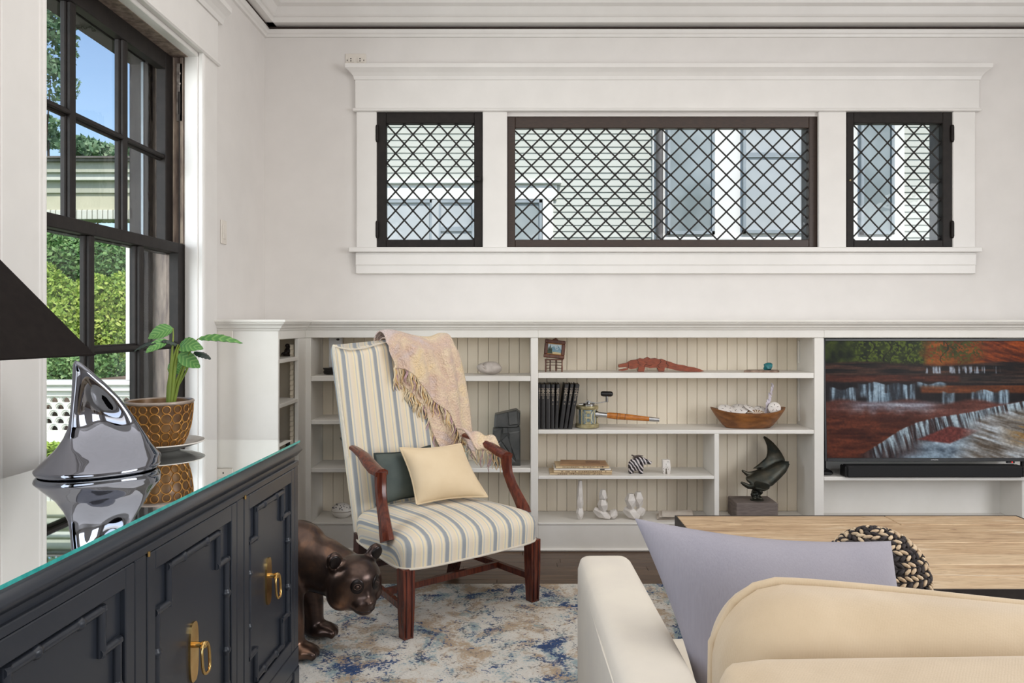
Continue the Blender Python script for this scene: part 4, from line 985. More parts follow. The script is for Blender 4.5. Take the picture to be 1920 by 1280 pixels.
for k in range(34):
    an = rnd.uniform(math.pi*1.02, math.pi*1.98); h = rnd.uniform(.048, .073); rr = np.interp(h, [.040, .050, .064, .074, .077], [.053, .050, .040, .022, .0])+.0006
    dm.ell((eg.x+math.cos(an)*rr*1.05, 4.18+math.sin(an)*rr*.85, ez_+h), (rnd.uniform(.002, .0045), .0015, rnd.uniform(.0015, .003)), 6, 4)
part(et, 'painted_flower', dm, pm('painted_flowers', (52, 56, 48), (70, 60, 74), 90, .3), kind='stuff')
# little dark monkey in the corner case
mkp = Vector((-1.168, 3.972, 1.0282)); mb = MB(); P_ = lambda x, z, y=0: (mkp.x+x, mkp.y+y, mkp.z+z)
mb.ell(P_(0, .022), (.020, .017, .022), 12, 8).ell(P_(.002, .042), (.013, .012, .014), 10, 8).ell(P_(-.002, .056), (.0115, .011, .0105), 10, 8).ell(P_(-.010, .054), (.006, .006, .005), 8, 6)
mb.tube([P_(.008, .040, -.008), P_(.022, .034, -.008), P_(.024, .052, -.004)], [.005, .0045, .004], 8).tube([P_(.024, .050, -.004), P_(.021, .064, -.002)], [.005, .003], 8)
mb.tube([P_(-.006, .018, -.012), P_(-.024, .014, -.016), P_(-.026, .004, -.016)], [.008, .006, .006], 8).tube([P_(.008, .014, -.012), P_(.022, .012, -.016), P_(.026, .003, -.016)], [.008, .006, .006], 8)
mb.ell(P_(0, .006), (.03, .02, .006), 14, 6)
mb = organic(mb, .0022, 3); lift(mb, 1.028)
solo('monkey_figurine', mb, pm('dark_bronze', (36, 28, 26), (50, 40, 36), 40, .45, .4), 'small dark seated monkey figurine on the top shelf of the corner bookcase', 'figurine', smooth=180, fix=False)

# ---- television and soundbar
TVW, TVH = 1.123, .646
tv = thing('television', 'wide black flat television showing red-rock waterfalls', 'television', (1.628+TVW/2, 4.072, .471))
Mt = Matrix.Translation((1.628+TVW/2, 4.072, .471)) @ Matrix.Rotation(R(-2.6), 4, 'X')
m_bez = pm('black_bezel', (26, 27, 30), (32, 33, 36), 20, .35)
W2 = TVW/2; sb_, stp, sbt = .013, .014, .018
for nm, b in (('bezel_side', (-W2, -W2+sb_, -.006, .012, 0, TVH)), ('bezel_side', (W2-sb_, W2, -.006, .012, 0, TVH)), ('bezel_top', (-W2+sb_, W2-sb_, -.006, .012, TVH-stp, TVH)), ('bezel_bottom', (-W2+sb_, W2-sb_, -.006, .012, 0, sbt))):
    part(tv, nm, MB().box(*b, .002).xf(Mt), m_bez)
part(tv, 'back_case', MB().box(-W2+.01, W2-.01, .012, .055, .01, TVH-.01, .01).xf(Mt), m_bez)
part(tv, 'led_housing', MB().box(.40, .44, -.004, .012, -.010, .0, .002).xf(Mt), m_bez)
te = NT('red_led'); te.set(Base_Color=lin((120, 20, 20))); te.b.inputs['Emission Color'].default_value = lin((255, 60, 50)); te.b.inputs['Emission Strength'].default_value = 2
part(tv, 'led', MB().ell((.424, -.005, -.004), (.003, .002, .003), 8, 6).xf(Mt), te.m, label='tiny red standby light')
for sx in (-1, 1):
    part(tv, 'foot', MB().tube([(1.628+W2+sx*(W2-.03), 4.15, .50), (1.628+W2+sx*(W2-.03), 4.15, ZTV+.012)], .010, 10).box(1.628+W2+sx*(W2-.03)-.03, 1.628+W2+sx*(W2-.03)+.03, 4.10, 4.24, ZTV+.0004, ZTV+.026, .010), m_blackp, smooth=40)
# the screen picture, painted as vertex colours on the flat panel
NX, NY = 360, 204
def hashv(ix, iy, s):
    h = (ix*374761393+iy*668265263+s*1442695041) & 0xffffffff
    h = ((h ^ (h >> 13))*1274126177) & 0xffffffff
    return ((h ^ (h >> 16)) & 0xffff)/65535.0
def vn(x, y, s=0):
    ix, iy = np.floor(x).astype(np.int64), np.floor(y).astype(np.int64); fx, fy = x-ix, y-iy
    fx = fx*fx*(3-2*fx); fy = fy*fy*(3-2*fy)
    a, b, c, d = hashv(ix, iy, s), hashv(ix+1, iy, s), hashv(ix, iy+1, s), hashv(ix+1, iy+1, s)
    return (a*(1-fx)+b*fx)*(1-fy)+(c*(1-fx)+d*fx)*fy
def fbm(x, y, s=0, o=4):
    r = 0; a = .5; t_ = 0
    for k in range(o): r = r+a*vn(x*2**k, y*2**k, s+k); t_ += a; a *= .5
    return r/t_
gx, gy = np.meshgrid(np.linspace(0, 1, NX+1), np.linspace(0, 1, NY+1), indexing='ij')
sm_ = lambda a, b, x: np.clip((x-a)/(b-a), 0, 1)**2*(3-2*np.clip((x-a)/(b-a), 0, 1))
img = np.zeros((NX+1, NY+1, 3))
def lay(mask, col):
    global img
    m = np.clip(mask, 0, 1)[..., None]
    col = np.array(col, float) if not isinstance(col, np.ndarray) else col
    img = img*(1-m)+col*m
def two(f, a, b): return np.array(a, float)+(np.array(b, float)-np.array(a, float))*np.clip(f, 0, 1)[..., None]
n1 = fbm(gx*26, gy*16, 1); n2 = fbm(gx*120, gy*74, 5); nh = fbm(gx*9, gy*60, 9); nd = fbm(gx*14+gy*4, gy*30, 13)
lay(np.ones_like(gx), two(n1, (22, 20, 20), (60, 38, 30)))
# woods and cliffs
lay(sm_(.21, .17, gy), two(n1*1.5-.25, (18, 26, 12), (72, 84, 26)))
lay(sm_(.22, .16, gy)*sm_(.10, .2, gx)*sm_(.56, .5, gx)*sm_(.5, .62, n2), (86, 100, 30))
lay(sm_(.24, .19, gy)*sm_(.46, .54, gx+.1*(n1-.5)), two(nd*1.4-.2, (92, 40, 10), (180, 98, 34)))
lay(sm_(.22, .12, gy-.1*(n1-.5))*sm_(.47, .52, gx)*sm_(.46, .56, n2+.10*np.sin(gx*22)), two(n1, (38, 44, 16), (110, 104, 36)))
lay(sm_(.26, .22, gy-.16*np.clip(gx-.72, 0, 1))*sm_(.72, .80, gx), two(fbm(gx*12, (gy-.5*gx)*50, 3)*1.5-.3, (70, 26, 10), (186, 86, 30)))
for tx_, w_ in ((.30, .006), (.335, .004), (.22, .005), (.41, .004), (.575, .004)): lay(sm_(w_, 0, abs(gx-tx_-.02*np.sin(gy*30)))*sm_(.2, .17, gy), (24, 20, 12))
# dark strata
lay(sm_(.185, .21, gy+.02*np.sin(gx*9))*sm_(.36, .33, gy), two(nh*1.7-.45, (14, 13, 14), (92, 60, 46)))
lay(sm_(.205, .235, gy)*sm_(.285, .27, gy)*sm_(.46, .48, gx)*sm_(.86, .8, gx)*sm_(.5, .66, fbm(gx*90, gy*6, 21)), (168, 176, 190))
lay(sm_(.285, .30, gy)*sm_(.36, .34, gy), two(nh*1.5-.3, (54, 26, 20), (122, 66, 46)))
lay(sm_(.63, .66, gx)*sm_(.275, .30, gy)*sm_(.38, .36, gy), two(nh*1.8-.5, (20, 17, 18), (92, 70, 58)))
# middle ledge and falls
lay(sm_(.355, .365, gy)*sm_(.54, .51, gy), two(fbm(gx*70, gy*7, 33), (14, 12, 14), (44, 34, 34)))
lay(sm_(.445, .47, gx)*sm_(.375, .385, gy)*sm_(.455, .435, gy), two(nh*1.4-.2, (84, 42, 20), (134, 74, 40)))
fall = fbm(gx*85, gy*5, 41)
def falls(x0, x1, y0, y1, k=.38):
    lay(.55*sm_(x0-.012, x0+.015, gx)*sm_(x1+.012, x1-.015, gx)*sm_(y0, y0+.02, gy+.01*np.sin(gx*60))*sm_(y1+.05, y1-.02, gy), two(fall, (48, 58, 70), (104, 124, 140)))
    lay(sm_(x0-.008, x0+.01, gx)*sm_(x1+.008, x1-.01, gx)*sm_(y0, y0+.012, gy+.01*np.sin(gx*60))*sm_(y1+.04, y1-.02, gy)*sm_(k-.08, k+.30, fall), two(fall*1.6-.4, (84, 106, 124), (178, 200, 216)))
falls(.02, .15, .40, .52, .52); falls(.16, .285, .355, .46); falls(.20, .31, .43, .54, .3); falls(.295, .43, .36, .50)
falls(.56, .62, .43, .54, .5); falls(.70, .88, .42, .56, .42); falls(.44, .58, .355, .37, .2)
# pool
fl_ = fbm(gx*7-gy*8, gy*42, 51)
lay(sm_(.50, .54, gy+.02*np.sin(gx*20)), two(fl_*1.6-.3, (78, 40, 32), (124, 76, 66)))
lay(sm_(.50, .54, gy)*sm_(.64, .55, gy+.06*(n1-.5))*sm_(.02, .2, gx)*sm_(.60, .45, gx), two(fl_*1.7-.35, (112, 98, 106), (186, 192, 204)))
lay(sm_(.56, .66, gy-.10*gx+.05*(n1-.5))*sm_(.62, .40, gx), two(fbm(gx*10-gy*6, gy*34, 61)*1.7-.35, (58, 26, 17), (112, 56, 36)))
# long diagonal cascade
xe = np.array([0, .18, .27, .34, .42, .52, .62, .72, .80, 1.0]); ye = np.array([1.06, .95, .86, .775, .705, .655, .63, .60, .565, .50])
ed = np.interp(gx, xe, ye); dd = gy-ed
lay(sm_(0, .012, dd)*sm_(.14, .2, gx), two(fall*1.5-.3, (34, 26, 28), (84, 62, 58)))
fs_ = fbm((gx-.12*dd)*95, gy*4+gx*3, 71)
lay(sm_(-.006, .006, dd)*sm_(.16+.10*gx+.05, .06, dd)*sm_(.26, .66, fs_)*sm_(.19, .24, gx), two(fs_*1.8-.4, (92, 114, 130), (196, 214, 224)))
lay(sm_(.10, .20, dd-.05*n1)*sm_(.36, .5, gx), two(fbm(gx*14+gy*10, gy*20-gx*14, 81)*1.7-.3, (70, 82, 96), (170, 190, 206)))
lay(sm_(.0, .03, .11-abs(gy-.80+.25*(gx-.60))*1.3-abs(gx-.59)*.62), two(n2, (88, 40, 38), (128, 66, 58)))
dg_ = fbm((gx+gy)*7, (gy-.55*gx)*46, 91)
lay(sm_(.64, .78, gx+.25*(gy-.7))*sm_(.03, .10, dd), two(dg_*1.9-.45, (96, 84, 72), (192, 198, 204)))
lay(sm_(.80, .95, gx)*sm_(.62, .74, gy)*sm_(.95, .82, gy)*sm_(.42, .6, dg_), (150, 118, 76))
lay(sm_(.93, 1.02, gy)*sm_(.3, .42, gx)*sm_(.62, .5, gx), (150, 172, 190))
img *= (.66+.62*(fbm(gx*110, gy*80, 101)*.5+n2*.5))[..., None]
lim = np.clip(img, 0, 255)/255.0; lim = np.where(lim <= .04045, lim/12.92, ((lim+.055)/1.055)**2.4)
X0, X1, Z0, Z1_ = -W2+sb_-.001, W2-sb_+.001, sbt-.001, TVH-stp+.001
sg = MB(); sg.grid(lambda u, v: (X0+(X1-X0)*u, -.003, Z1_+(Z0-Z1_)*v), NX+1, NY+1); sg.xf(Mt)
ts = NT('screen_picture'); ca_ = ts.n('ShaderNodeVertexColor'); ca_.layer_name = 'picture'
ts.set(Base_Color=(.005, .005, .006, 1), Roughness=.35); ts.b.inputs['Specular IOR Level'].default_value = .08
ts.l(ca_.outputs[0], ts.b.inputs['Emission Color']); ts.b.inputs['Emission Strength'].default_value = .62
so = part(tv, 'screen', sg, ts.m, label='lit screen with a waterfall over red rock ledges')
cl = so.data.color_attributes.new('picture', 'FLOAT_COLOR', 'POINT')
rgba = np.ones((len(so.data.vertices), 4)); rgba[:, :3] = lim.reshape(-1, 3)
cl.data.foreach_set('color', rgba.ravel())
def text_part(parent, name, txt, M, size, mat, depth=.0006):
    cu = bpy.data.curves.new('txt', 'FONT'); cu.body = txt; cu.size = size; cu.align_x = 'CENTER'; cu.align_y = 'CENTER'; cu.extrude = depth; cu.resolution_u = 2
    o = bpy.data.objects.new('txt', cu); COL.objects.link(o)
    dg = bpy.context.evaluated_depsgraph_get(); me = bpy.data.meshes.new_from_object(o.evaluated_get(dg))
    m = MB(); m.add([tuple(v.co) for v in me.vertices], [tuple(p.vertices) for p in me.polygons])
    bpy.data.objects.remove(o); bpy.data.curves.remove(cu); m.xf(M)
    return part(parent, name, m, mat)
text_part(tv, 'badge', 'SAMSUNG', Mt @ Matrix.Translation((0.015-.0, -.0065, sbt*.5)) @ Matrix.Rotation(R(90), 4, 'X'), .0085, pm('badge_silver', (206, 206, 208), None, 20, .3, .3))
xa, xb = at(1583, 0, 4.06).x, at(1919, 0, 4.06).x
sbr = thing('soundbar', 'long low black soundbar in front of the television', 'soundbar', ((xa+xb)/2, 4.09, ZTV))
part(sbr, 'grille', MB().box(xa+.012, xb-.012, 4.045, 4.12, ZTV+.0006, ZTV+.060, .006), pm('black_cloth', (20, 20, 22), (26, 26, 28), 200, .8, bump=.3))
for x in (xa, xb-.0125): part(sbr, 'end_cap', MB().box(x, x+.0125, 4.048, 4.118, ZTV+.0006, ZTV+.059, .005), m_blackp)
# ================================================================ sideboard and the things on it
m_lacq = pm('charcoal_lacquer', (40, 44, 52), (46, 50, 58), 3, .30, bump=.02, bscale=160)
m_brasspol = pm('polished_brass', (226, 194, 132), (206, 166, 100), 20, .2, 1.0)
sdb = thing('sideboard', 'long charcoal lacquered sideboard with bamboo fretwork doors below the window', 'sideboard', (-.697, 2.49, 0), R(-2.0))
L_ = 2.10; D_ = .52
part(sdb, 'case', MB().box(-D_, -.022, -L_, -.002, .10, .756, .002).box(-D_, -.002, -.03, 0, .10, .756, .003), m_lacq, world=False)
part(sdb, 'neck_moulding', MB().box(-D_+.004, -.010, -L_+.004, -.008, .755, .776), m_lacq, world=False)
part(sdb, 'top_board', MB().box(-D_-.012, .014, -L_-.012, .012, .774, .815, .0185), m_lacq, world=False, smooth=60)
part(sdb, 'plinth', MB().box(-D_+.02, -.026, -L_+.03, -.026, .04, .10).box(-D_+.01, -.016, -L_+.02, -.016, .013, .04, .004), m_lacq, world=False)
part(sdb, 'top_rail', MB().box(-.024, 0, -L_, 0, .741, .758, .002), m_lacq, world=False)
part(sdb, 'bottom_rail', MB().box(-.024, 0, -L_, 0, .10, .163, .002), m_lacq, world=False)
part(sdb, 'corner_block', MB().box(-.035, .002, -.05, .002, .013, .10, .003).box(-.024, -.002, -.16, -.05, .075, .10, .003), m_lacq, world=False)
drs = [(-.455, -.037), (-.955, -.502), (-1.452, -1.0), (-1.95, -1.498)]
edges = [0, *[e for d in drs for e in (d[1], d[0])], -L_]
for i in range(0, len(edges), 2):
    part(sdb, 'stile', MB().box(-.024, -.001, edges[i+1]+.0015, edges[i]-.0015, .163, .741, .002), m_lacq, world=False)
ZD0, ZD1 = .1645, .7395
for k, (y0, y1) in enumerate(drs):
    y0 += .002; y1 -= .002
    fr = .032; ft = .040
    d = part(sdb, 'door', MB().box(-.022, -.0005, y0, y0+fr, ZD0, ZD1, .002).box(-.022, -.0005, y1-fr, y1, ZD0, ZD1, .002)
             .box(-.022, -.0005, y0+fr, y1-fr, ZD1-ft, ZD1, .002).box(-.022, -.0005, y0+fr, y1-fr, ZD0, ZD0+ft, .002).box(-.022, -.012, y0+fr, y1-fr, ZD0+ft, ZD1-ft), m_lacq, world=False)
    a, b, c, e = y0+fr+.016, y1-fr-.016, ZD0+ft+.014, ZD1-ft-.014; ny, nz = .052, .078
    loop = [(a+ny, e), (b-ny, e), (b-ny, e-nz), (b, e-nz), (b, c+nz), (b-ny, c+nz), (b-ny, c), (a+ny, c), (a+ny, c+nz), (a, c+nz), (a, e-nz), (a+ny, e-nz)]
    fm = MB(); rr = .0085; xf_ = -.0085
    for q in range(12):
        p0, p1 = loop[q], loop[(q+1) % 12]
        A, B = Vector((xf_, *p0)), Vector((xf_, *p1)); u = (B-A).normalized(); ln = (B-A).length
        fm.tube([A-u*rr*.9, B+u*rr*.9], rr, 10)
        if ln > .1:
            for f in ((.27, .73) if ln > .2 else (.33, .67)):
                c0 = A+(B-A)*f; fm.tube([c0-u*.011, c0-u*.006, c0-u*.002, c0+u*.002, c0+u*.006, c0+u*.011], [rr*.98, rr*1.12, rr*1.42, rr*1.42, rr*1.12, rr*.98], 10)
    part(d, 'bamboo_fretwork', fm, m_lacq, world=False, smooth=40)
    yc_, zc_ = (y0+y1)/2-.002, (ZD0+ZD1)/2
    outl = []
    for an in range(0, 360, 10):
        ca, sa = math.cos(R(an)), math.sin(R(an)); outl.append((yc_+.021*math.copysign(abs(ca)**.55, ca), zc_+.068*math.copysign(abs(sa)**.8, sa)))
    pb = MB().prism(outl, -.012, -.007, lambda p, q, dd_: (dd_, p, q))
    h = part(d, 'handle', pb, m_brasspol, world=False, label='polished brass pull with a hanging bail')
    zp = zc_+.016
    bl = MB().tube([(-.008, yc_, zp), (.012, yc_, zp)], [.007, .006], 12).ell((.014, yc_, zp), (.008, .011, .009), 12, 8).tube([(.012, yc_-.012, zp), (.012, yc_+.012, zp)], .0045, 8)
    rg_ = []
    for an in range(0, 361, 12):
        ca, sa = math.cos(R(an)), math.sin(R(an)); rg_.append((.016-.010*(sa < -.2)*0+.006*(1-sa)/2, yc_+.019*math.copysign(abs(ca)**.6, ca), zp-.030+.033*math.copysign(abs(sa)**.7, sa)))
    bl.tube(rg_, .0036, 8)
    part(d, 'bail', bl, m_brasspol, world=False, smooth=50, label='polished brass bail')
    part(d, 'hinge_pin', MB().tube([(.001, y0+.001, ZD1-.004), (.001, y0+.001, ZD1+.006)], .0035, 8), m_brasspol, world=False, smooth=50)
# glass top
t = NT('plate_glass'); t.t.nodes.remove(t.b)
tr_ = t.n('ShaderNodeBsdfTransparent'); tr_.inputs[0].default_value = (.86, .92, .91, 1)
gl_ = t.n('ShaderNodeBsdfGlossy'); gl_.inputs['Roughness'].default_value = .015; gl_.inputs[0].default_value = (.96, .98, .98, 1)
fr_ = t.n('ShaderNodeFresnel'); fr_.inputs[0].default_value = 1.85; mx_ = t.n('ShaderNodeMixShader')
t.l(fr_.outputs[0], mx_.inputs[0]); t.l(tr_.outputs[0], mx_.inputs[1]); t.l(gl_.outputs[0], mx_.inputs[2]); t.l(mx_.outputs[0], t.out.inputs['Surface'])
m_plateg = t.m
m_gedge = pm('glass_edge', (40, 150, 146), (70, 176, 170), 40, .12, 0)
gt = thing('glass_sheet', 'clear plate glass sheet with teal edges lying on the sideboard', 'glass', (-.697, 2.49, .8155), R(-2.0))
g0, g1, h0, h1, zt_ = -D_-.004, .004, -L_-.004, .002, .0068
part(gt, 'pane', MB().add([(g0, h0, zt_), (g1, h0, zt_), (g1, h1, zt_), (g0, h1, zt_)], [(0, 1, 2, 3)]), m_plateg, world=False)
part(gt, 'edge', MB().add([(g0, h0, 0), (g1, h0, 0), (g1, h1, 0), (g0, h1, 0), (g0, h0, zt_), (g1, h0, zt_), (g1, h1, zt_), (g0, h1, zt_)], [(0, 1, 5, 4), (1, 2, 6, 5), (2, 3, 7, 6), (3, 0, 4, 7)]), m_gedge, world=False, label='teal polished edge')
ZG = .8155+zt_+.0004

# mirror-bright fin sculpture
ts_ = np.array([0, .02, .05, .12, .22, .32, .41, .51, .65, .79, .90, .96, .99, 1.0])
sl_ = np.array([-.136, -.142, -.145, -.126, -.097, -.079, -.069, -.065, -.062, -.060, -.059, -.058, -.056, -.053])
sr_ = np.array([.133, .141, .146, .146, .124, .108, .092, .075, .049, .015, -.016, -.034, -.043, -.050])
bb_ = np.array([.112, .117, .119, .100, .068, .046, .035, .029, .025, .021, .017, .012, .007, .003])
an0 = R(40); fc_ = Vector((-1.058, 1.965, ZG)); Hf = .283
def fin(u, v):
    t_ = v; a = 2*math.pi*u; s0, s1, b = np.interp(t_, ts_, sl_), np.interp(t_, ts_, sr_), np.interp(t_, ts_, bb_)
    ca, sa = math.cos(a), math.sin(a); s = (s0+s1)/2+(s1-s0)/2*math.copysign(abs(ca)**.9, ca); n = -b*sa
    if sa > 0:                                            # scooped face towards the room
        e = math.exp(-((t_-.52)/.27)**2-((s-(s0*.5+s1*.5))/(.40*(s1-s0)))**2); n *= 1-1.12*e
    return (fc_.x+math.cos(an0)*s-math.sin(an0)*n, fc_.y+math.sin(an0)*s+math.cos(an0)*n, fc_.z+Hf*t_)
mb = MB().grid(lambda u, v: fin(u, v**1.15), 64, 60, cu=True)
mb.f.append(tuple(k*60 for k in range(64))); mb.f.append(tuple(k*60+59 for k in range(64))); mb.mi += [0, 0]
t = NT('mirror_glass'); t.set(Base_Color=(.23, .24, .28, 1), Metallic=1.0, Roughness=.03); v = t.coords(); t.bump(t.noise(v, 11, 1), .25, .012)
solo('fin_sculpture', mb, t.m, 'mirror-bright silvered shark-fin sculpture on the glass top', 'sculpture', smooth=120)

# plant on its saucer
PX, PY = -1.057, 2.30
sau = solo('saucer', MB().lathe([(.055, 0), (.06, .004), (.095, .012), (.122, .022), (.126, .024), (.124, .027), (.095, .018), (.06, .010), (0, .009)], (PX, PY, ZG), 48), pm('glazed_white', (226, 222, 214), (214, 208, 200), 8, .15), 'wide white glazed saucer under the patterned flowerpot', 'saucer', smooth=60)
pz0 = ZG+.0095
prof = [(.058, 0), (.064, .004), (.076, .03), (.086, .065), (.0905, .1), (.0915, .128), (.0935, .131), (.0945, .134), (.092, .137), (.087, .136), (.0855, .128), (.083, .10), (.07, .06), (0, .05)]
pot = thing('flowerpot', 'round bronze-brown flowerpot embossed with rows of rings, holding a leafy plant', 'flowerpot', (PX, PY, pz0))
m_pot = pm('bronze_glaze', (92, 64, 40), (122, 88, 48), 14, .34, .25, bump=.15)
part(pot, 'pot_body', MB().lathe(prof, (PX, PY, pz0), 56), m_pot, smooth=60)
part(pot, 'rim', MB().lathe([(.0925, .129), (.0955, .132), (.0962, .135), (.094, .1385), (.089, .1385), (.0865, .135)], (PX, PY, pz0), 56, cap=False), pm('rim_glaze', (172, 158, 148), (140, 122, 108), 20, .3, .2), smooth=60)
part(pot, 'soil', MB().lathe([(.0835, .104), (.05, .108), (0, .109)], (PX, PY, pz0), 28), pm('soil', (50, 38, 30), (30, 24, 20), 90, .9, bump=.6), smooth=60)
rgm = MB(); ro = [p[0] for p in prof[:7]]; zo = [p[1] for p in prof[:7]]
rad = lambda z: float(np.interp(z, zo, ro))
for zc, rh_ in ((.016, .0098), (.038, .0118), (.063, .0138), (.090, .0148), (.1165, .0112)):
    for k in range(18):
        a0 = 2*math.pi*(k)/18+.1
        rgm.tube([(PX+(rad(zc+rh_*math.sin(q))+.0006)*math.cos(a0+rh_*math.cos(q)/rad(zc)), PY+(rad(zc+rh_*math.sin(q))+.0006)*math.sin(a0+rh_*math.cos(q)/rad(zc)), pz0+zc+rh_*math.sin(q)) for q in [2*math.pi*j/16 for j in range(17)]], .0019, 5, False)
part(pot, 'ring_relief', rgm, pm('ring_gilt', (178, 128, 58), (150, 100, 44), 30, .35, .35), smooth=60, kind='stuff')
t = NT('leaf'); at_ = t.n('ShaderNodeAttribute'); at_.attribute_name = 'w'
fr2 = t.math('FRACT', at_.outputs['Fac'])
c = t.ramp(fr2, [(0, (136, 178, 104)), (.25, (92, 146, 76)), (.75, (80, 134, 68)), (1, (132, 176, 100))]); t.l(c, t.b.inputs['Base Color']); t.set(Roughness=.38)
t.b.inputs['Transmission Weight'].default_value = 0; m_leaf = t.m
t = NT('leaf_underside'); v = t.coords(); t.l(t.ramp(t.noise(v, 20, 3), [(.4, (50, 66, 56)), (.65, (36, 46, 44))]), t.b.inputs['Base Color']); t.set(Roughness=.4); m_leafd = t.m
m_stem = pm('stem_green', (132, 150, 52), (110, 132, 50), 12, .45, stretch=(4, 4, .6))
pl_ = lambda cx, cy, dy=0: Vector(at(230+cx/4.742, 590+cy/4.742, PY+dy))
leafplant = thing('leafy_plant', 'green potted plant with broad ribbed leaves on long stalks', 'plant', (PX, PY, pz0+.117))
def leaf(b, tip, hw, nrm, bend=.0, fold=.25, mat=None, th=.0012):
    b, tip = Vector(b), Vector(tip); ax = (tip-b); L = ax.length; ax.normalize(); hw *= 1.28; N = Vector(nrm); N = (N-ax*N.dot(ax)).normalized(); Wd = ax.cross(N)
    def sf(off):
        def f(u, v):
            w = (v-.5)*2; k = hw*(math.sin(math.pi*min(1, u**.75*1.0))**.8)*(1 if u > .001 else .1)+.0008
            p = b+ax*(L*u)+Wd*(w*k)+N*(bend*math.sin(math.pi*u)*L-fold*k*abs(w)**1.3*-1+.0015*math.sin(u*38)*abs(w))+N*off
            return (tuple(p), 6*u-3.2*abs(w)*hw/L*2+8)
        return f
    m = MB().grid(sf(0), 18, 9).grid(sf(-th), 18, 9)
    return part(leafplant, 'leaf', m, mat or m_leaf, smooth=120, fix=False)
V3 = lambda x, y, z: Vector((x, y, z))
leaf(pl_(447, 118, .02), pl_(226, 212, .0), .0175, (-.2, -1, .35), .06)
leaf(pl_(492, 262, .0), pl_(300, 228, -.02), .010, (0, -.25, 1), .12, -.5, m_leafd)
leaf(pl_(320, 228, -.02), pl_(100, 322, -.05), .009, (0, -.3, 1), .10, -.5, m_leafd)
leaf(pl_(400, 226, -.01), pl_(205, 336, -.05), .012, (.1, -1, .5), .05)
leaf(pl_(505, 272, .01), pl_(716, 302, -.02), .0185, (0, -1, .55), .10)
leaf(pl_(672, 212, .02), pl_(1066, 252, .0), .0105, (.1, -.8, .8), .07)
leaf(pl_(500, 345, .0), pl_(688, 468, -.03), .0165, (-.2, -1, .5), -.05)
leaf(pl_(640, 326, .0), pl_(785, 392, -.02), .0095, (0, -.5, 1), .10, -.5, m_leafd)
leaf(pl_(398, 480, .03), pl_(572, 462, .04), .0175, (0, -1, .3), .04)
stm = [([(415, 800), (420, 640), (445, 420), (470, 330), (492, 262)], [.0105, .0095, .006, .0035, .002]), ([(405, 800), (425, 560), (440, 330), (450, 180), (447, 118)], [.008, .006, .0035, .002, .0015]), ([(440, 800), (470, 620), (520, 490), (566, 385), (510, 350)], [.007, .005, .003, .002, .001]),
       ([(440, 800), (480, 650), (560, 510), (620, 370), (640, 326)], [.006, .004, .003, .002, .001]), ([(430, 800), (462, 500), (490, 320), (508, 272)], [.006, .005, .003, .0015]), ([(445, 800), (500, 600), (575, 400), (620, 270), (672, 212)], [.005, .0035, .0025, .002, .0015]), ([(425, 790), (440, 600), (420, 500), (398, 480)], [.004, .003, .002, .001])]
for pts, rr in stm:
    dd_ = rnd.uniform(-.012, .012)
    q = [pl_(cx, cy, dd_) for cx, cy in pts]; q[0] = Vector((q[0].x, PY+dd_, pz0+.112))
    part(leafplant, 'stalk', MB().tube(q, rr, 10), m_stem, smooth=60)

# lamp with a black pyramid shade (only a corner of the shade is in view)
lp = thing('table_lamp', 'black pyramid-shaded table lamp at the near end of the sideboard', 'lamp', (-1.047, 1.333, ZG), R(-15.5))
m_shade = pm('black_shade', (24, 19, 18), (29, 24, 22), 60, .8, bump=.1, bscale=300, Specular_IOR_Level=.15)
zb_, hs, ht, hh = 1.140-ZG, .20, .045, .255
sm2 = MB()
for o_ in (0, .002):
    c4 = [(-hs+o_, -hs+o_), (hs-o_, -hs+o_), (hs-o_, hs-o_), (-hs+o_, hs-o_)]; t4 = [(-ht+o_, -ht+o_), (ht-o_, -ht+o_), (ht-o_, ht-o_), (-ht+o_, ht-o_)]
    sm2.add([(*p, zb_) for p in c4]+[(*p, zb_+hh) for p in t4], [(i, (i+1) % 4, 4+(i+1) % 4, 4+i) for i in range(4)])
part(lp, 'shade', sm2, m_shade, world=False)
part(lp, 'shade_trim', MB().tube([(-hs, -hs, zb_), (hs, -hs, zb_), (hs, hs, zb_), (-hs, hs, zb_), (-hs, -hs, zb_)], .0025, 6), m_shade, world=False)
part(lp, 'base', MB().lathe([(.07, 0), (.07, .012), (.05, .02), (.018, .03), (.014, .06), (.034, .11), (.036, .15), (.016, .20), (.010, .24), (.008, .50)], (0, 0, 0), 28), m_bronze, world=False, smooth=50)
part(lp, 'harp', MB().box(-ht, ht, -.003, .003, zb_+hh-.004, zb_+hh).box(-.003, .003, -ht, ht, zb_+hh-.004, zb_+hh).tube([(0, 0, .5), (0, 0, zb_+hh+.02)], .004, 8), m_brasspol, world=False)

# ================================================================ rug
t = NT('rug_pile'); v = t.coords((1, 1, 1))
big = t.noise(v, 4.2, 3, .6, 1.2); mid = t.noise(v, 13, 4, .65, .8); fine = t.noise(v, 95, 3, .7, .3); mid2 = t.noise(t.coords((1.3, .9, 3)), 5.2, 4, .6, 1.5)
mp = t.n('ShaderNodeMapping'); mp.inputs['Location'].default_value = (3.1, 1.7, 0); t.l(v, mp.inputs[0]); big2 = t.noise(mp.outputs[0], 5.0, 3, .6, 1.0)
base = t.ramp(fine, [(.3, (206, 201, 192)), (.55, (230, 226, 219)), (.75, (238, 234, 228))])
tan = t.ramp(fine, [(.3, (150, 120, 88)), (.7, (200, 172, 136))]); teal = t.ramp(fine, [(.3, (112, 142, 152)), (.7, (170, 192, 196))]); navy = t.ramp(fine, [(.3, (34, 48, 84)), (.7, (62, 92, 142))])
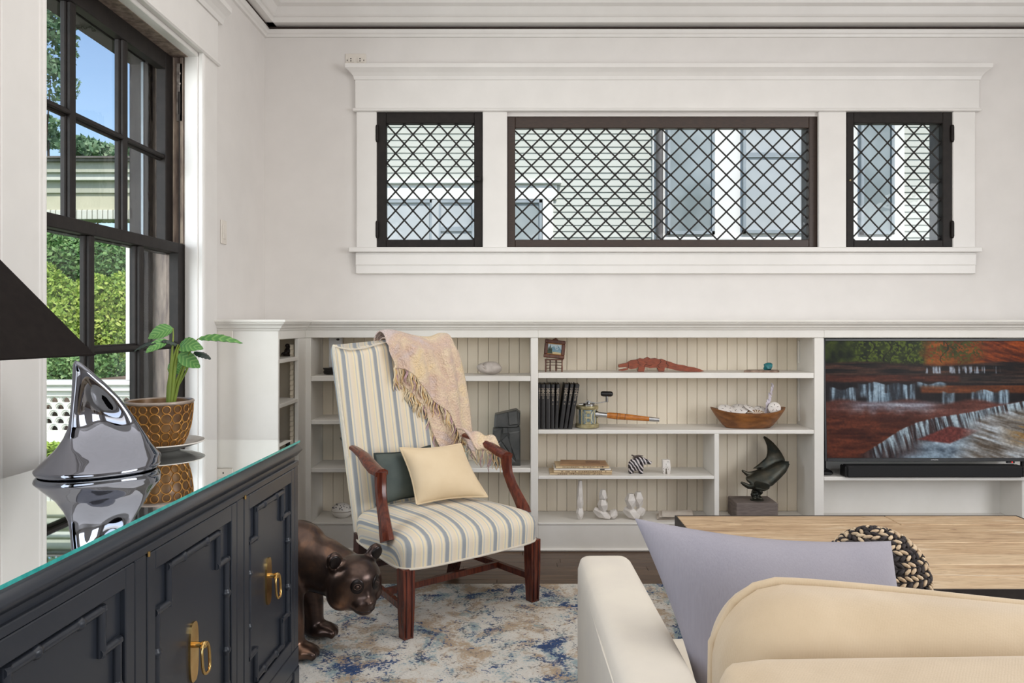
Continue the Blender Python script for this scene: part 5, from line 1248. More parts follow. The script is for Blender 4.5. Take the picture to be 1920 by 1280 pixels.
def th(f, lo, hi): 
    r = t.n('ShaderNodeMapRange'); r.interpolation_type = 'SMOOTHSTEP'; r.inputs[1].default_value = lo; r.inputs[2].default_value = hi; t.l(f, r.inputs[0]); return r.outputs[0]
def pat(f1, f2, w1, w2, lo, hi): return th(t.math('ADD', t.math('MULTIPLY', f1, w1), t.math('ADD', t.math('MULTIPLY', f2, w2), t.math('MULTIPLY', fine, .56))), lo, hi)
c = t.mix(t.math('MULTIPLY', pat(big2, mid, .75, .5, .86, .99), .8), base, tan)
c = t.mix(t.math('MULTIPLY', pat(big, mid2, .7, .55, .90, 1.02), .85), c, teal)
c = t.mix(pat(big, mid, .75, .55, .975, 1.06), c, navy)
vo = t.n('ShaderNodeTexVoronoi', feature='DISTANCE_TO_EDGE'); vo.inputs['Scale'].default_value = 6.5
md = t.n('ShaderNodeMix', data_type='VECTOR'); md.inputs[0].default_value = .12; nz_ = t.n('ShaderNodeTexNoise'); nz_.inputs['Scale'].default_value = 9; t.l(v, nz_.inputs[0]); t.l(v, md.inputs[4]); t.l(nz_.outputs[1], md.inputs[5]); t.l(md.outputs[1], vo.inputs['Vector'])
ln = t.math('MULTIPLY', th(t.math('SUBTRACT', .10, vo.outputs['Distance']), .03, .08), th(t.math('ADD', t.math('MULTIPLY', mid2, .6), t.math('MULTIPLY', fine, .9)), .77, .87))
spk = pat(t.noise(v, 18, 3, .7, .6), mid, .75, .25, .89, .98)
c = t.mix(t.math('MULTIPLY', spk, .75), c, t.ramp(mid2, [(.4, (84, 92, 112)), (.6, (134, 128, 118))]))
c = t.mix(t.math('MULTIPLY', ln, .8), c, t.ramp(fine, [(.3, (46, 50, 70)), (.7, (96, 98, 104))]))
t.l(c, t.b.inputs['Base Color']); t.set(Roughness=.95); t.bump(t.math('ADD', fine, t.math('MULTIPLY', t.noise(v, 260, 2), .6)), .4, .004); m_rug = t.m
def rugp(u, v):
    x, y = -1.22+3.6*u, .2+3.345*v
    e = min(u, 1-u, v, 1-v)
    return (x, y+(.004*math.sin(x*31) if v > .999 else 0), .0115+.0008*noise.noise((x*40, y*40, 0)) if e > 0 else .0)
mb = MB().grid(rugp, 180, 160)
solo('rug', mb, m_rug, 'worn oriental-style rug in cream, blue and tan under the armchair', 'rug', smooth=180)

# ================================================================ bronze panda bear
def bp(px, py, y): return Vector(at(px, py, y))
mb = MB()
def chain(pts, n=6):
    for (p, r), (q, s) in zip(pts, pts[1:]):
        p, q = Vector(p), Vector(q)
        mb.tube([p, q], [r, s], 18, True)
        mb.ell(p, r, 16, 10); mb.ell(q, s, 16, 10)
mb.ell((-1.06, 2.86, .30), (.21, .135, .15), 24, 16); mb.ell((-.90, 2.86, .315), (.17, .125, .155), 24, 16); mb.ell((-.80, 2.845, .345), (.115, .105, .125), 24, 16)
mb.ell((-1.18, 2.87, .28), (.13, .12, .135), 20, 14)
chain([((-.80, 2.84, .33), .115), ((-.70, 2.81, .315), .098), ((-.625, 2.785, .29), .088)])
# head
hc = Vector((-.575, 2.755, .272)); Mh = Matrix.Rotation(R(-48), 3, 'Z') @ Matrix.Rotation(R(14), 3, 'Y')
hm = lambda x, y, z: hc+Mh @ Vector((x, y, z))
mb.ell(hc, (.092, .102, .098), 28, 18, Mh); mb.ell(hm(.015, 0, .030), (.080, .086, .070), 24, 14, Mh)
mb.ell(hm(.012, .056, -.030), (.060, .048, .052), 18, 12, Mh); mb.ell(hm(.012, -.056, -.030), (.060, .048, .052), 18, 12, Mh)
mb.ell(hm(.068, 0, -.034), (.052, .050, .042), 20, 12, Mh); mb.ell(hm(.080, 0, -.054), (.040, .038, .024), 18, 10, Mh)
mb.ell(hm(.060, 0, .0), (.045, .036, .034), 18, 10, Mh)
mb.ell(hm(.117, 0, -.018), (.012, .018, .011), 14, 8, Mh)
for s in (1, -1):
    mb.ell(hm(-.018, s*.080, .090), (.018, .033, .038), 16, 10, Mh @ Matrix.Rotation(R(s*-26), 3, 'X'))
# legs and paws
for (x, y, fx) in ((-.795, 2.735, -.745), (-.775, 2.925, -.722), (-1.14, 2.77, -1.09), (-1.14, 2.94, -1.09)):
    chain([((x-.04, y+.02 if y < 2.85 else y-.02, .28), .080), ((x, y, .15), .050), ((x+.008, y, .07), .042), ((x+.010, y, .05), .042)])
    mb.ell((fx-.012, y-.006, .040), (.060, .048, .029), 18, 12)
    for k in (-1, 0, 1): mb.ell((fx+.040-abs(k)*.006, y-.008+k*.027, .032), (.020, .0135, .019), 10, 8)
mb = organic(mb, .0075, 7)
zmin = min(p[2] for p in mb.v)
mb.xf(Matrix.Translation((0, 0, .0145-zmin)))
# hollow out the ear shells and the eye sockets a little
t = NT('patinated_bronze'); v = t.coords(); f = t.noise(v, 7, 4, .6, .6); f2 = t.noise(v, 22, 3)
c = t.ramp(f, [(.32, (60, 50, 48)), (.52, (102, 82, 72)), (.70, (150, 111, 86))]); c = t.mix(t.math('MULTIPLY', f2, .35), c, lin((44, 38, 38)))
t.l(c, t.b.inputs['Base Color']); t.set(Metallic=.80, Roughness=.28); t.bump(t.noise(v, 50, 2), .05, .004)
m_panda = t.m
bear_v, bear_f = list(mb.v), list(mb.f)
be = thing('bear_sculpture', 'large bronze panda bear walking out from behind the sideboard', 'sculpture', (-.85, 2.84, .0125))
part(be, 'bear_body', mb, m_panda, smooth=180, fix=False)
dzb = .0145-zmin
m_patch = pm('dark_patina', (30, 26, 26), (44, 36, 34), 20, .3, .6)
hz = lambda x, y, z: hm(x, y, z)+Vector((0, 0, dzb))
from mathutils.bvhtree import BVHTree
bvh = BVHTree.FromPolygons([Vector(p) for p in bear_v], bear_f)
def skin(o_, d):
    """point where a ray from the head centre leaves the skin"""
    p = Vector(o_); D = (Mh @ Vector(d)).normalized(); h = bvh.ray_cast(p+D*.5, -D)
    return h[0], h[1], D
for s in (1, -1):
    P0, N0, D0 = skin(hz(0, 0, 0), (.80, s*.37, .34))
    Q = N0.to_track_quat('X', 'Z').to_matrix()
    ep = part(be, 'eye_patch', MB().ell(P0-N0*.0035, (.0070, .024, .027), 20, 12, Q), m_patch, smooth=180)
    part(ep, 'eye', MB().ell(P0+N0*.001, (.0055, .0075, .0065), 14, 10, Q).tube([tuple(P0+N0*.0015+Q @ Vector((.0, .0125*math.cos(q), .010*math.sin(q)))) for q in [2*math.pi*k/16 for k in range(17)]], .0022, 6), m_panda, smooth=180)
    part(be, 'ear_hollow', MB().ell(hz(-.004, s*.083, .093), (.0065, .022, .026), 16, 10, Mh @ Matrix.Rotation(R(s*-26), 3, 'X')), m_patch, smooth=180)
mo = [skin(hz(.06, 0, -.03), (1, y_, z_)) for y_, z_ in ((.85, -.55), (.5, -.42), (.2, -.36), (0, -.30), (-.2, -.36), (-.5, -.42), (-.85, -.55))]
part(be, 'mouth', MB().tube([tuple(p) for p, n_, d_ in mo], .0024, 6), m_patch, smooth=60)
# ================================================================ armchair (built in its own frame: x across, y back, front feet at y = 0)
AC = thing('armchair', 'tall-backed armchair in blue and cream striped fabric with mahogany arms and legs', 'armchair', (-.1527, 3.094, 0), R(38.9))
t = NT('striped_fabric'); at_ = t.n('ShaderNodeAttribute'); at_.attribute_name = 'w'
fr2 = t.math('FRACT', t.math('MULTIPLY', at_.outputs['Fac'], 1/.077))
cr_, bl_, yl_, gr_ = (228, 217, 199), (146, 152, 158), (238, 222, 180), (186, 188, 186)
c = t.ramp(fr2, [(0, bl_), (.17, bl_), (.18, cr_), (.22, yl_), (.25, cr_), (.33, gr_), (.36, cr_), (.44, (228, 214, 192)), (.60, (228, 212, 188)), (.66, yl_), (.70, cr_), (.74, gr_), (.78, cr_), (.86, yl_), (.90, cr_), (.985, bl_)])
v = t.coords(); c = t.mix(t.math('MULTIPLY', t.noise(v, 120, 2), .16), c, lin((200, 188, 170)))
t.l(c, t.b.inputs['Base Color']); t.set(Roughness=.85); t.bump(t.noise(v, 420, 2), .12, .001)
t.b.inputs['Sheen Weight'].default_value = .15
m_strip = t.m
m_wood = pm('mahogany', (112, 54, 36), (74, 34, 26), 16, .22, stretch=(5, 5, .8), bump=.04)
m_woodd = pm('dark_mahogany', (70, 36, 32), (50, 27, 25), 16, .25, stretch=(5, 5, .8))
def seat_loop(k, n=72):
    """rounded trapezoid outline of the seat at angle k"""
    a = 2*math.pi*k/n; ca, sa = math.cos(a), math.sin(a); e = .26
    X, Y = math.copysign(abs(ca)**e, ca), math.copysign(abs(sa)**e, sa)
    y = .262+.268*Y
    hw = .345-.065*(y/.53)
    return X*hw, y-(.018*(1-X*X) if Y < -.5 else 0)
NS = 72
prof_s = [(0, .272), (0, .285), (.004, .33), (.004, .352), (-.004, .372), (-.022, .388), (-.06, .403), (-.12, .416), (-.2, .425), (-.3, .428)]
vs = []; at2 = []; fs = []
for o_, z in prof_s:
    for k in range(NS):
        x, y = seat_loop(k, NS); s = 1+o_/.34
        cx, cy = 0, .27
        x2, y2 = cx+(x-cx)*max(.02, s), cy+(y-cy)*max(.02, s)
        x0_ = seat_loop(k, NS)[0]; side = max(0, abs(x0_)/(.345-.065*(y/.53))-.93)/.07
        w = x2+math.copysign(max(0, .385-z)*min(1, side)*1.0, x2)
        vs.append((x2, y2, z)); at2.append(w+10*.077+.008)
for i in range(len(prof_s)-1):
    for k in range(NS): k2 = (k+1) % NS; fs.append((i*NS+k, i*NS+k2, (i+1)*NS+k2, (i+1)*NS+k))
fs.append(tuple(range(NS))[::-1]); fs.append(tuple((len(prof_s)-1)*NS+k for k in range(NS)))
m = MB(); m.add(vs, fs, 0, at2)
seat = part(AC, 'seat', m, m_strip, world=False, smooth=60)
m_cord = pm('cream_cord', (222, 212, 196), None, 60, .8)
lp_ = [(seat_loop(k, NS)[0]*1.008, .27+(seat_loop(k, NS)[1]-.27)*1.008, .275) for k in range(NS+1)]
part(seat, 'piping', MB().tube(lp_, .0048, 8, False), m_cord, world=False, smooth=60)
# back
ycb = lambda z: .515+.19*(z-.30)/.8
hwb = lambda z: .272+.022*(z-.30)/.8
TH = .074
def ztop(a): return 1.083+.038*math.exp(-(a/.42)**2)+.020*math.exp(-((1-abs(a))/.16)**2)
NB = 80
vs = []; at2 = []; fs = []; rows = [(t_, 1.0) for t_ in np.linspace(0, .952, 20)]+[(.968, .90), (.982, .72), (.993, .48), (.999, .22), (1.0, .08)]
for t_, sh_ in rows:
    for k in range(NB):
        a = 2*math.pi*k/NB; ca, sa = math.cos(a), math.sin(a); X, Y = math.copysign(abs(ca)**.22, ca), math.copysign(abs(sa)**.5, sa)
        z = .30+(ztop(X*.98)-.30)*t_
        hw = hwb(z)*(1-(1-sh_)*.05); x = X*hw
        y = ycb(z)+Y*TH/2*sh_*(.90+.22*math.cos(X*1.4))
        side = max(0, abs(X)-.975)/.025
        w = x+math.copysign((y-ycb(z)+TH/2)*min(1, side), x)
        vs.append((x, y, z)); at2.append(w+10*.077+.030)
nr = len(rows)
for i in range(nr-1):
    for k in range(NB): k2 = (k+1) % NB; fs.append((i*NB+k, i*NB+k2, (i+1)*NB+k2, (i+1)*NB+k))
fs.append(tuple(range(NB))[::-1]); fs.append(tuple((nr-1)*NB+k for k in range(NB)))
m = MB(); m.add(vs, fs, 0, at2)
back = part(AC, 'backrest', m, m_strip, world=False, smooth=60)
bp_ = []
for k in range(41):
    f = k/40
    if f < .4: z = .62+(.46)*f/.4; bp_.append((-hwb(z)-.001, ycb(z)-TH*.36, z))
    elif f <= .6: a = -1+2*(f-.4)/.2; z = ztop(a*.98)-.012; bp_.append((a*hwb(z), ycb(z)-TH*.44, z+.004))
    else: z = 1.08-.46*(f-.6)/.4; bp_.append((hwb(z)+.001, ycb(z)-TH*.36, z))
part(back, 'piping', MB().tube(bp_, .0042, 8), m_cord, world=False, smooth=60)
# legs
def sqtube(pts, r, mat, name, parent, flat=1.0, up=(1, 0, 0), n=4):
    return part(parent, name, MB().tube(pts, r, n, True, flat, R(45) if n == 4 else 0, up), mat, world=False)
for s in (-1, 1):
    sqtube([(s*.312, .028, .276), (s*.312, .026, .14), (s*.312, .026, .0125)], [.036, .034, .028], m_wood, 'leg', AC)
    part(AC, 'leg_moulding', MB().box(s*.312-.014, s*.312-.010, .026-.0260, .028, .02, .27).box(s*.312+.010, s*.312+.014, .026-.0260, .028, .02, .27), m_woodd, world=False)
for s in (-1, 1):
    sqtube([(s*.258, .485, .30), (s*.256, .50, .16), (s*.254, .55, .0005 if s > 0 else .0125)], [.034, .032, .028], m_woodd, 'leg', AC)
    part(AC, 'stretcher', MB().tube([(s*.310, .03, .115), (s*.256, .515, .130)], .018, 4, True, .75, R(45), (0, 0, 1)), m_wood, world=False)
part(AC, 'stretcher', MB().tube([(-.288, .235, .122), (.288, .235, .122)], .018, 4, True, .75, R(45), (0, 0, 1)), m_wood, world=False)
part(AC, 'stretcher', MB().tube([(-.256, .505, .150), (.256, .505, .150)], .018, 4, True, .75, R(45), (0, 0, 1)), m_woodd, world=False)
for s in (-1, 1):
    arm = [(s*.292, .50, .668), (s*.296, .455, .664), (s*.304, .38, .652), (s*.314, .31, .630), (s*.318, .25, .611), (s*.316, .205, .605)]
    part(AC, 'armrest', MB().tube(arm, [.018, .021, .026, .030, .032, .031], 8, True, .62, R(22.5), (1, 0, 0)), m_wood, world=False, smooth=35)
    sup = [(s*.316, .212, .612), (s*.317, .212, .575), (s*.320, .205, .53), (s*.326, .183, .48), (s*.334, .150, .43), (s*.342, .122, .385), (s*.343, .112, .362)]
    part(AC, 'arm_support', MB().tube(sup, [.030, .029, .027, .027, .029, .033, .034], 8, True, .8, R(22.5), (0, 1, 0)), m_wood, world=False, smooth=35)
    part(AC, 'arm_support_bead', MB().tube([(x+s*-.0, y-.022, z-.012) for x, y, z in sup[1:-1]], .004, 6), m_wood, world=False, smooth=60)

# ---- throw over the chair back (chair frame)
def chairM(): return MW[AC]
t = NT('woven_throw'); v = t.coords(); f = t.noise(v, 5, 3, .6, .8); f2 = t.noise(v, 9, 3); ff = t.noise(v, 160, 2)
c = t.ramp(f, [(.34, (234, 206, 160)), (.46, (228, 206, 180)), (.56, (214, 184, 168)), (.68, (212, 196, 200))])
c = t.mix(t.math('MULTIPLY', f2, .35), c, lin((236, 206, 158)))
sp_f = t.n('ShaderNodeMapRange'); sp_f.inputs[1].default_value = .60; sp_f.inputs[2].default_value = .72; t.l(ff, sp_f.inputs[0])
c = t.mix(t.math('MULTIPLY', sp_f.outputs[0], .45), c, lin((176, 146, 164)))
t.l(c, t.b.inputs['Base Color']); t.set(Roughness=.95); t.b.inputs['Sheen Weight'].default_value = .3
wv = t.n('ShaderNodeTexVoronoi'); wv.inputs['Scale'].default_value = 120; t.l(v, wv.inputs[0]); t.bump(wv.outputs['Distance'], .9, .006)
m_throw = t.m
TR = thing('throw_blanket', 'fringed peach and lilac woven throw draped over the right half of the chair back', 'blanket', (-.1527, 3.094, 0), R(38.9))
def sheet(xl, xr, ell, off, back_len, nu, nv, fold, wid=1.0, rise=.016):
    """cloth over the back: u across, v from behind over the top and down the front"""
    def f(u, v):
        x = xl+(xr-xl)*u; xc = max(-hwb(1)*1.0, min(hwb(1.05), x)); zt = ztop(xc/hwb(1.05)*.98)
        over = max(0, x-hwb(1.0)-.030); l = ell(u)
        fo = fold*(.5+.5*math.sin(u*17+v*3.0))*(.4+.6*v)+fold*.7*(.5+.5*math.sin(u*31-v*5))
        if v < .25:
            q = 1-v/.25; z = zt-.02-back_len*q; y = ycb(z)+TH*.56+off
        elif v < .40:
            a = (v-.25)/.15*math.pi; z = zt-.02+(.02+rise+off)*math.sin(a); y = ycb(zt)+math.cos(a)*(TH*.56+off)
        else:
            q = (v-.40)/.60; z = zt-.02-l*q; y = ycb(z)-TH*.60-off-fo
        if over > 0: z -= over*1.6; y += over*.3
        if x > hwb(1.05): zt_ = 0
        return (x+.010*math.sin(v*9+u*3)*v, y, z)
    return f
def ipl(xs, ys): return lambda u: float(np.interp(u, xs, ys))
xl, xr = -.045, .368
ux = lambda x: (x-xl)/(xr-xl)
e1 = ipl([ux(-.045), ux(.022), ux(.085), ux(.159), ux(.247), ux(.29), ux(.368)], [.105, .115, .150, .225, .305, .43, .47])
e2 = ipl([0, ux(.02), ux(.09), ux(.13), ux(.16), ux(.20), ux(.28), 1], [.13, .20, .25, .275, .38, .47, .50, .46])
s1 = sheet(xl, xr, e1, .020, .22, 60, 50, .022, rise=.022); s2 = sheet(xl+.02, xr-.03, e2, .004, .10, 50, 40, .012, rise=.004)
def two_sided(fn, nu, nv, th=.004):
    m = MB(); m.grid(fn, nu, nv)
    return m
o_ = part(TR, 'upper_fold', two_sided(s1, 70, 60), m_throw, world=False, smooth=180)
so_ = o_.modifiers.new('thickness', 'SOLIDIFY'); so_.thickness = .006; so_.offset = 1
o_ = part(TR, 'under_fold', two_sided(s2, 60, 50), m_throw, world=False, smooth=180)
so_ = o_.modifiers.new('thickness', 'SOLIDIFY'); so_.thickness = .005; so_.offset = 1
# the tail running to the right arm
IM = MW[AC].inverted()
def tail(u, v):
    x = .235+.085*u+.02*v; y = .50-.12*u-.11*v*(1-.3*u); z = .70-.035*u-.075*v+.022*math.sin(v*3.1)+.006*math.sin(u*14+v*3)
    return (x+.03*(1-v)*u, y-.02, z)
o_ = part(TR, 'tail_fold', MB().grid(tail, 30, 20), m_throw, world=False, smooth=180)
so_ = o_.modifiers.new('thickness', 'SOLIDIFY'); so_.thickness = .010; so_.offset = 1
frm = MB(); rf = random.Random(11)
def strands(fn, us_, v0, ln, drop_y, wob=.012, gap=(0, 0, -1)):
    for u in us_:
        p = Vector(fn(u, v0)); L = ln*rf.uniform(.75, 1.15); a = rf.uniform(-1, 1)*.25; q = [p]
        for k in range(1, 5):
            f = k/4; q.append(p+Vector((a*L*f+wob*.5*math.sin(f*6+u*40), -drop_y*f+rf.uniform(-.004, .004), -L*f*(1-.12*f))))
        frm.tube(q, [.0036, .0032, .0029, .0026, .0015], 5, mi=rf.choice((0, 0, 0, 1, 2)))
strands(s1, [k/62*.84 for k in range(63)], .985, .088, .004)
strands(s1, [.84+.16*k/12 for k in range(13)], .985, .04, .0)
strands(s2, [k/46*.52 for k in range(47)], .98, .085, .002)
strands(tail, [.10+.9*k/15 for k in range(16)], .98, .085, .006)
strands(lambda u, v: tail(1.0, u), [k/10 for k in range(11)], 1, .055, .03)
part(TR, 'fringe', frm, [pm('fringe_cream', (230, 212, 180), None, 40, .9), pm('fringe_lilac', (200, 166, 172), None, 40, .9), pm('fringe_gold', (226, 192, 142), None, 40, .9)], world=False, smooth=180, kind='stuff')

# ---- cushions on the chair
def cushion(name, label, corners, thick, mat, group=None, pinch=.03, pipe=None, n=26, power=.5, sag=0, cat='cushion'):
    BL, BR, TRc, TLc = [Vector(c) for c in corners]
    N = (BR-BL).cross(TLc-BL).normalized(); ctr = (BL+BR+TRc+TLc)/4
    def P(u, v):
        p = BL*(1-u)*(1-v)+BR*u*(1-v)+TRc*u*v+TLc*(1-u)*v
        pu = pinch*math.sin(math.pi*u)*(2*v-1)**3; pv = pinch*math.sin(math.pi*v)*(2*u-1)**3
        return p-(TLc-BL).normalized()*pu-(BR-BL).normalized()*pv
    def H(u, v):
        a, b = 1-abs(2*u-1)**2.4, 1-abs(2*v-1)**2.4
        return thick*max(0, a*b)**power*(1+.05*noise.noise((u*4, v*4, thick*50)))
    o = thing(name, label, cat, (ctr.x, ctr.y, min(BL.z, BR.z)), 0, group)
    m = MB()
    ease = lambda q: .5-.5*math.cos(math.pi*q)
    m.grid(lambda u, v: tuple(P(ease(u), ease(v))+N*(H(ease(u), ease(v)))), n, n)
    m.grid(lambda u, v: tuple(P(ease(u), ease(v))-N*(H(ease(u), ease(v)))), n, n)
    b = part(o, 'cover', m, mat, smooth=180)
    if pipe:
        q = [P(k/24, 0) for k in range(24)]+[P(1, k/24) for k in range(24)]+[P(1-k/24, 1) for k in range(24)]+[P(0, 1-k/24) for k in range(25)]
        part(o, 'piping', MB().tube(q, pipe[0], 8, False), pipe[1], smooth=180)
    return o
lc = lambda x, y, z: MW[AC] @ Vector((x, y, z))
m_beige = pm('beige_cotton', (230, 208, 174), (222, 198, 162), 6, .9, bump=.06, bscale=260)
m_green = pm('grey_green_velvet', (64, 74, 72), (84, 92, 86), 8, .7, bump=.05, bscale=200)
cushion('cushion', 'square beige piped cushion leaning on the striped chair back', [lc(-.105, .285, .438), lc(.205, .205, .440), lc(.182, .375, .652), lc(-.115, .405, .660)], .066, m_beige, pinch=.012, pipe=(.0048, m_beige))
cushion('cushion', 'dark grey-green piped cushion tucked behind the beige one', [lc(-.235, .395, .432), lc(.06, .405, .432), lc(.07, .455, .645), lc(-.215, .450, .640)], .034, m_green, pinch=.012, pipe=(.005, pm('green_cord', (44, 54, 52), None, 30, .7)))

# ================================================================ sofa in the foreground
def rbox(c, h, r, n=14, puff=(0, 0, 0)):
    """rounded, slightly puffed box from a subdivided cube"""
    m = MB(); c = Vector(c); h = Vector(h)
    for ax_ in range(3):
        for sg in (-1, 1):
            def f(u, v):
                a, b = -1+2*u, -1+2*v; a, b = math.sin(a*math.pi/2), math.sin(b*math.pi/2)
                q = [0, 0, 0]; q[ax_] = sg; q[(ax_+1) % 3] = a; q[(ax_+2) % 3] = b
                p = Vector((q[0]*h.x, q[1]*h.y, q[2]*h.z)); k = Vector([max(-(h[i]-r), min(h[i]-r, p[i])) for i in range(3)])
                d = p-k
                if d.length > 1e-9: p = k+d.normalized()*r
                for i in range(3):
                    if puff[i]:
                        j, l = (i+1) % 3, (i+2) % 3
                        p[i] += math.copysign(puff[i]*max(0, 1-(p[j]/h[j])**2)*max(0, 1-(p[l]/h[l])**2), p[i])*min(1, abs(p[i])/h[i])
                return tuple(c+p)
            m.grid(f, n, n)
    return m
def weld(m, d=1e-4):
    bm = bmesh.new(); me = m.mesh('w', [], None, False); bm.from_mesh(me); bmesh.ops.remove_doubles(bm, verts=bm.verts, dist=d); bm.verts.index_update()
    r = MB(); r.add([tuple(v.co) for v in bm.verts], [tuple(v.index for v in f.verts) for f in bm.faces]); bm.free(); bpy.data.meshes.remove(me); return r
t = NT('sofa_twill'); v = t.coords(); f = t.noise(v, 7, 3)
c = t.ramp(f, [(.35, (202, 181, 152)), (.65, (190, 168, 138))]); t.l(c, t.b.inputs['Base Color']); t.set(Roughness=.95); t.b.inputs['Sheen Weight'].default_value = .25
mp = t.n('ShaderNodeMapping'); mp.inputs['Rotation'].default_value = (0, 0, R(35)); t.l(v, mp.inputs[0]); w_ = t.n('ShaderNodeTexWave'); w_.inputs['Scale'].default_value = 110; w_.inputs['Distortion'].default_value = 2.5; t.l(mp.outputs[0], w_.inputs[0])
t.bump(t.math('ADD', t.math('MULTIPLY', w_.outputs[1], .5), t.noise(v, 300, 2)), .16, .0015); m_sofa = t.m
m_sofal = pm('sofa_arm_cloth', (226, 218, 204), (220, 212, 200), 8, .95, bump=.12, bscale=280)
SF = thing('sofa', 'cream upholstered sofa seen from behind in the foreground', 'sofa', (.215, 1.89, 0), R(1.1))
part(SF, 'armrest', weld(rbox((0, -.46, .33), (.066, .46, .31), .030, 16, (.004, 0, .004))), m_sofal, world=False, smooth=180)
part(SF, 'armrest', weld(rbox((1.72, -.46, .32), (.066, .46, .30), .030, 10)), m_sofal, world=False, smooth=180)
part(SF, 'arm_seam', MB().tube([(-.062, -.03, .606), (-.067, -.5, .612), (-.064, -.90, .610)], .0022, 6), m_sofal, world=False, smooth=180)
part(SF, 'seat_base', MB().box(.07, 1.65, -.95, -.05, .08, .30, .02), m_sofal, world=False)
for k in range(2): part(SF, 'seat_cushion', weld(rbox((.465+.79*k, -.43, .375), (.385, .40, .075), .035, 12, (0, 0, .012))), m_sofal, world=False, smooth=180)
BH = 1.72/2
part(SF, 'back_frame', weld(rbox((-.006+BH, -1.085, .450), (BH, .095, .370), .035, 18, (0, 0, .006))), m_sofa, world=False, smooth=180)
bcz = lambda u, x: .021*math.sin(min(1, max(0, u)*16)*math.pi*.5)-.145*max(0, u-.05)+.003*math.sin(x*9)
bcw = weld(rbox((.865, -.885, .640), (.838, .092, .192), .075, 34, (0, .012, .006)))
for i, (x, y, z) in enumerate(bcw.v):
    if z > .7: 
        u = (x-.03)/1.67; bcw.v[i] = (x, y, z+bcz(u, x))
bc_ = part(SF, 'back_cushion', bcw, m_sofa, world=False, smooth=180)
pp_ = []
for k in range(60):
    f = k/59; x = .029+1.668*f; e = min(1, (x-.027)/.075); u = (x-.03)/1.67
    z = .757+.075*math.sqrt(max(0, 1-(1-e)**2))+bcz(u, x)
    pp_.append((x, -.868, z+.003))
pp_ = [(.026, -.868, .56)]+pp_
part(bc_, 'piping', MB().tube(pp_, .006, 10), m_sofa, world=False, smooth=180)
for x in (.03, 1.69):
    for y in (-.04, -1.12): part(SF, 'leg', MB().tube([(x, y, .0125), (x, y, .085)], [.016, .024], 12), m_woodd, world=False, smooth=50)
t = NT('lavender_weave'); v = t.coords(); f = t.noise(v, 5, 3); st_ = t.noise(t.coords((420, 420, 10)), 1, 2)
c = t.ramp(f, [(.35, (152, 147, 154)), (.65, (142, 138, 147))]); c = t.mix(t.math('MULTIPLY', st_, .35), c, lin((178, 176, 188))); t.l(c, t.b.inputs['Base Color']); t.set(Roughness=.9); t.bump(st_, .3, .001); m_lav = t.m
cushion('cushion', 'large lavender-grey linen cushion standing behind the sofa back', [(.335, 1.30, .46), (.72, 1.31, .46), (.668, 1.375, .812), (.214, 1.385, .85)], .075, m_lav, pinch=.016, power=.5, n=30)
# knitted ball cushion
kc = Vector((.737, 1.585, .672)); kr = Vector((.105, .095, .107))
kn_ = thing('knitted_cushion', 'round chunky-knit cushion in black and cream behind the lavender one', 'cushion', (kc.x, kc.y, .46))
m_kd = pm('dark_yarn', (64, 56, 54), (42, 38, 40), 60, .95, bump=.3); m_kc = pm('cream_yarn', (214, 192, 162), (190, 164, 134), 60, .95, bump=.3)
part(kn_, 'core', MB().ell(kc, tuple(kr*.97), 28, 18), m_kd, smooth=180)
st2 = MB(); 
for i in range(26):
    ph = math.pi*(i+.5)/26; n_ = max(4, int(46*math.sin(ph)))
    for k in range(n_):
        th2 = 2*math.pi*(k+.5*(i % 2))/n_; d = Vector((math.sin(ph)*math.cos(th2), math.sin(ph)*math.sin(th2), math.cos(ph)))
        p = kc+Vector((d.x*kr.x, d.y*kr.y, d.z*kr.z)); tx1 = Vector((-math.sin(th2), math.cos(th2), 0)); tx2 = d.cross(tx1)
        sg = 1 if i % 2 else -1; a1 = (tx1+tx2*.55*sg).normalized(); a2 = d.cross(a1)
        Mx = Matrix((a1, a2, d)).transposed()
        st2.ell(p, (.0105, .0040, .0038), 6, 4, Mx, mi=1 if rf.random() < .52 else 0)
part(kn_, 'knit_stitch', st2, [m_kd, m_kc], smooth=180, kind='stuff')

# ================================================================ coffee table
TX0, TX1, TY0, TY1, TZ = .646, 2.03, 2.262, 3.133, .42
ct = thing('coffee_table', 'low coffee table of weathered pale planks in a dark steel frame', 'table', ((TX0+TX1)/2, (TY0+TY1)/2, 0))
t = NT('weathered_plank'); oi = t.n('ShaderNodeObjectInfo'); tc = t.n('ShaderNodeTexCoord')
ad = t.n('ShaderNodeVectorMath', operation='MULTIPLY_ADD'); t.l(tc.outputs['Object'], ad.inputs[0]); ad.inputs[1].default_value = (1.1, 9, 9)
cmb = t.n('ShaderNodeCombineXYZ'); t.l(t.math('MULTIPLY', oi.outputs['Random'], 40), cmb.inputs[0]); t.l(t.math('MULTIPLY', oi.outputs['Random'], 17), cmb.inputs[1]); t.l(cmb.outputs[0], ad.inputs[2])
g = t.noise(ad.outputs[0], 3.0, 7, .65, .7); g2 = t.noise(ad.outputs[0], 14, 4, .6, .3)
c = t.ramp(g, [(.28, (132, 102, 76)), (.44, (196, 164, 128)), (.58, (214, 186, 150)), (.76, (234, 218, 194))])
c = t.mix(t.math('MULTIPLY', t.ramp(g2, [(.45, (0, 0, 0)), (.7, (255, 255, 255))]), .55), c, lin((140, 104, 74))); c = t.mix(t.math('MULTIPLY', oi.outputs['Random'], .5), c, lin((220, 198, 166)))
kx_ = t.n('ShaderNodeMapRange'); kx_.inputs[1].default_value = .70; kx_.inputs[2].default_value = .76; t.l(t.noise(ad.outputs[0], 5, 2, .5, 2.5), kx_.inputs[0]); c = t.mix(kx_.outputs[0], c, lin((112, 76, 52)))
t.l(c, t.b.inputs['Base Color']); t.set(Roughness=.6); t.bump(g2, .2, .001); m_plk = t.m
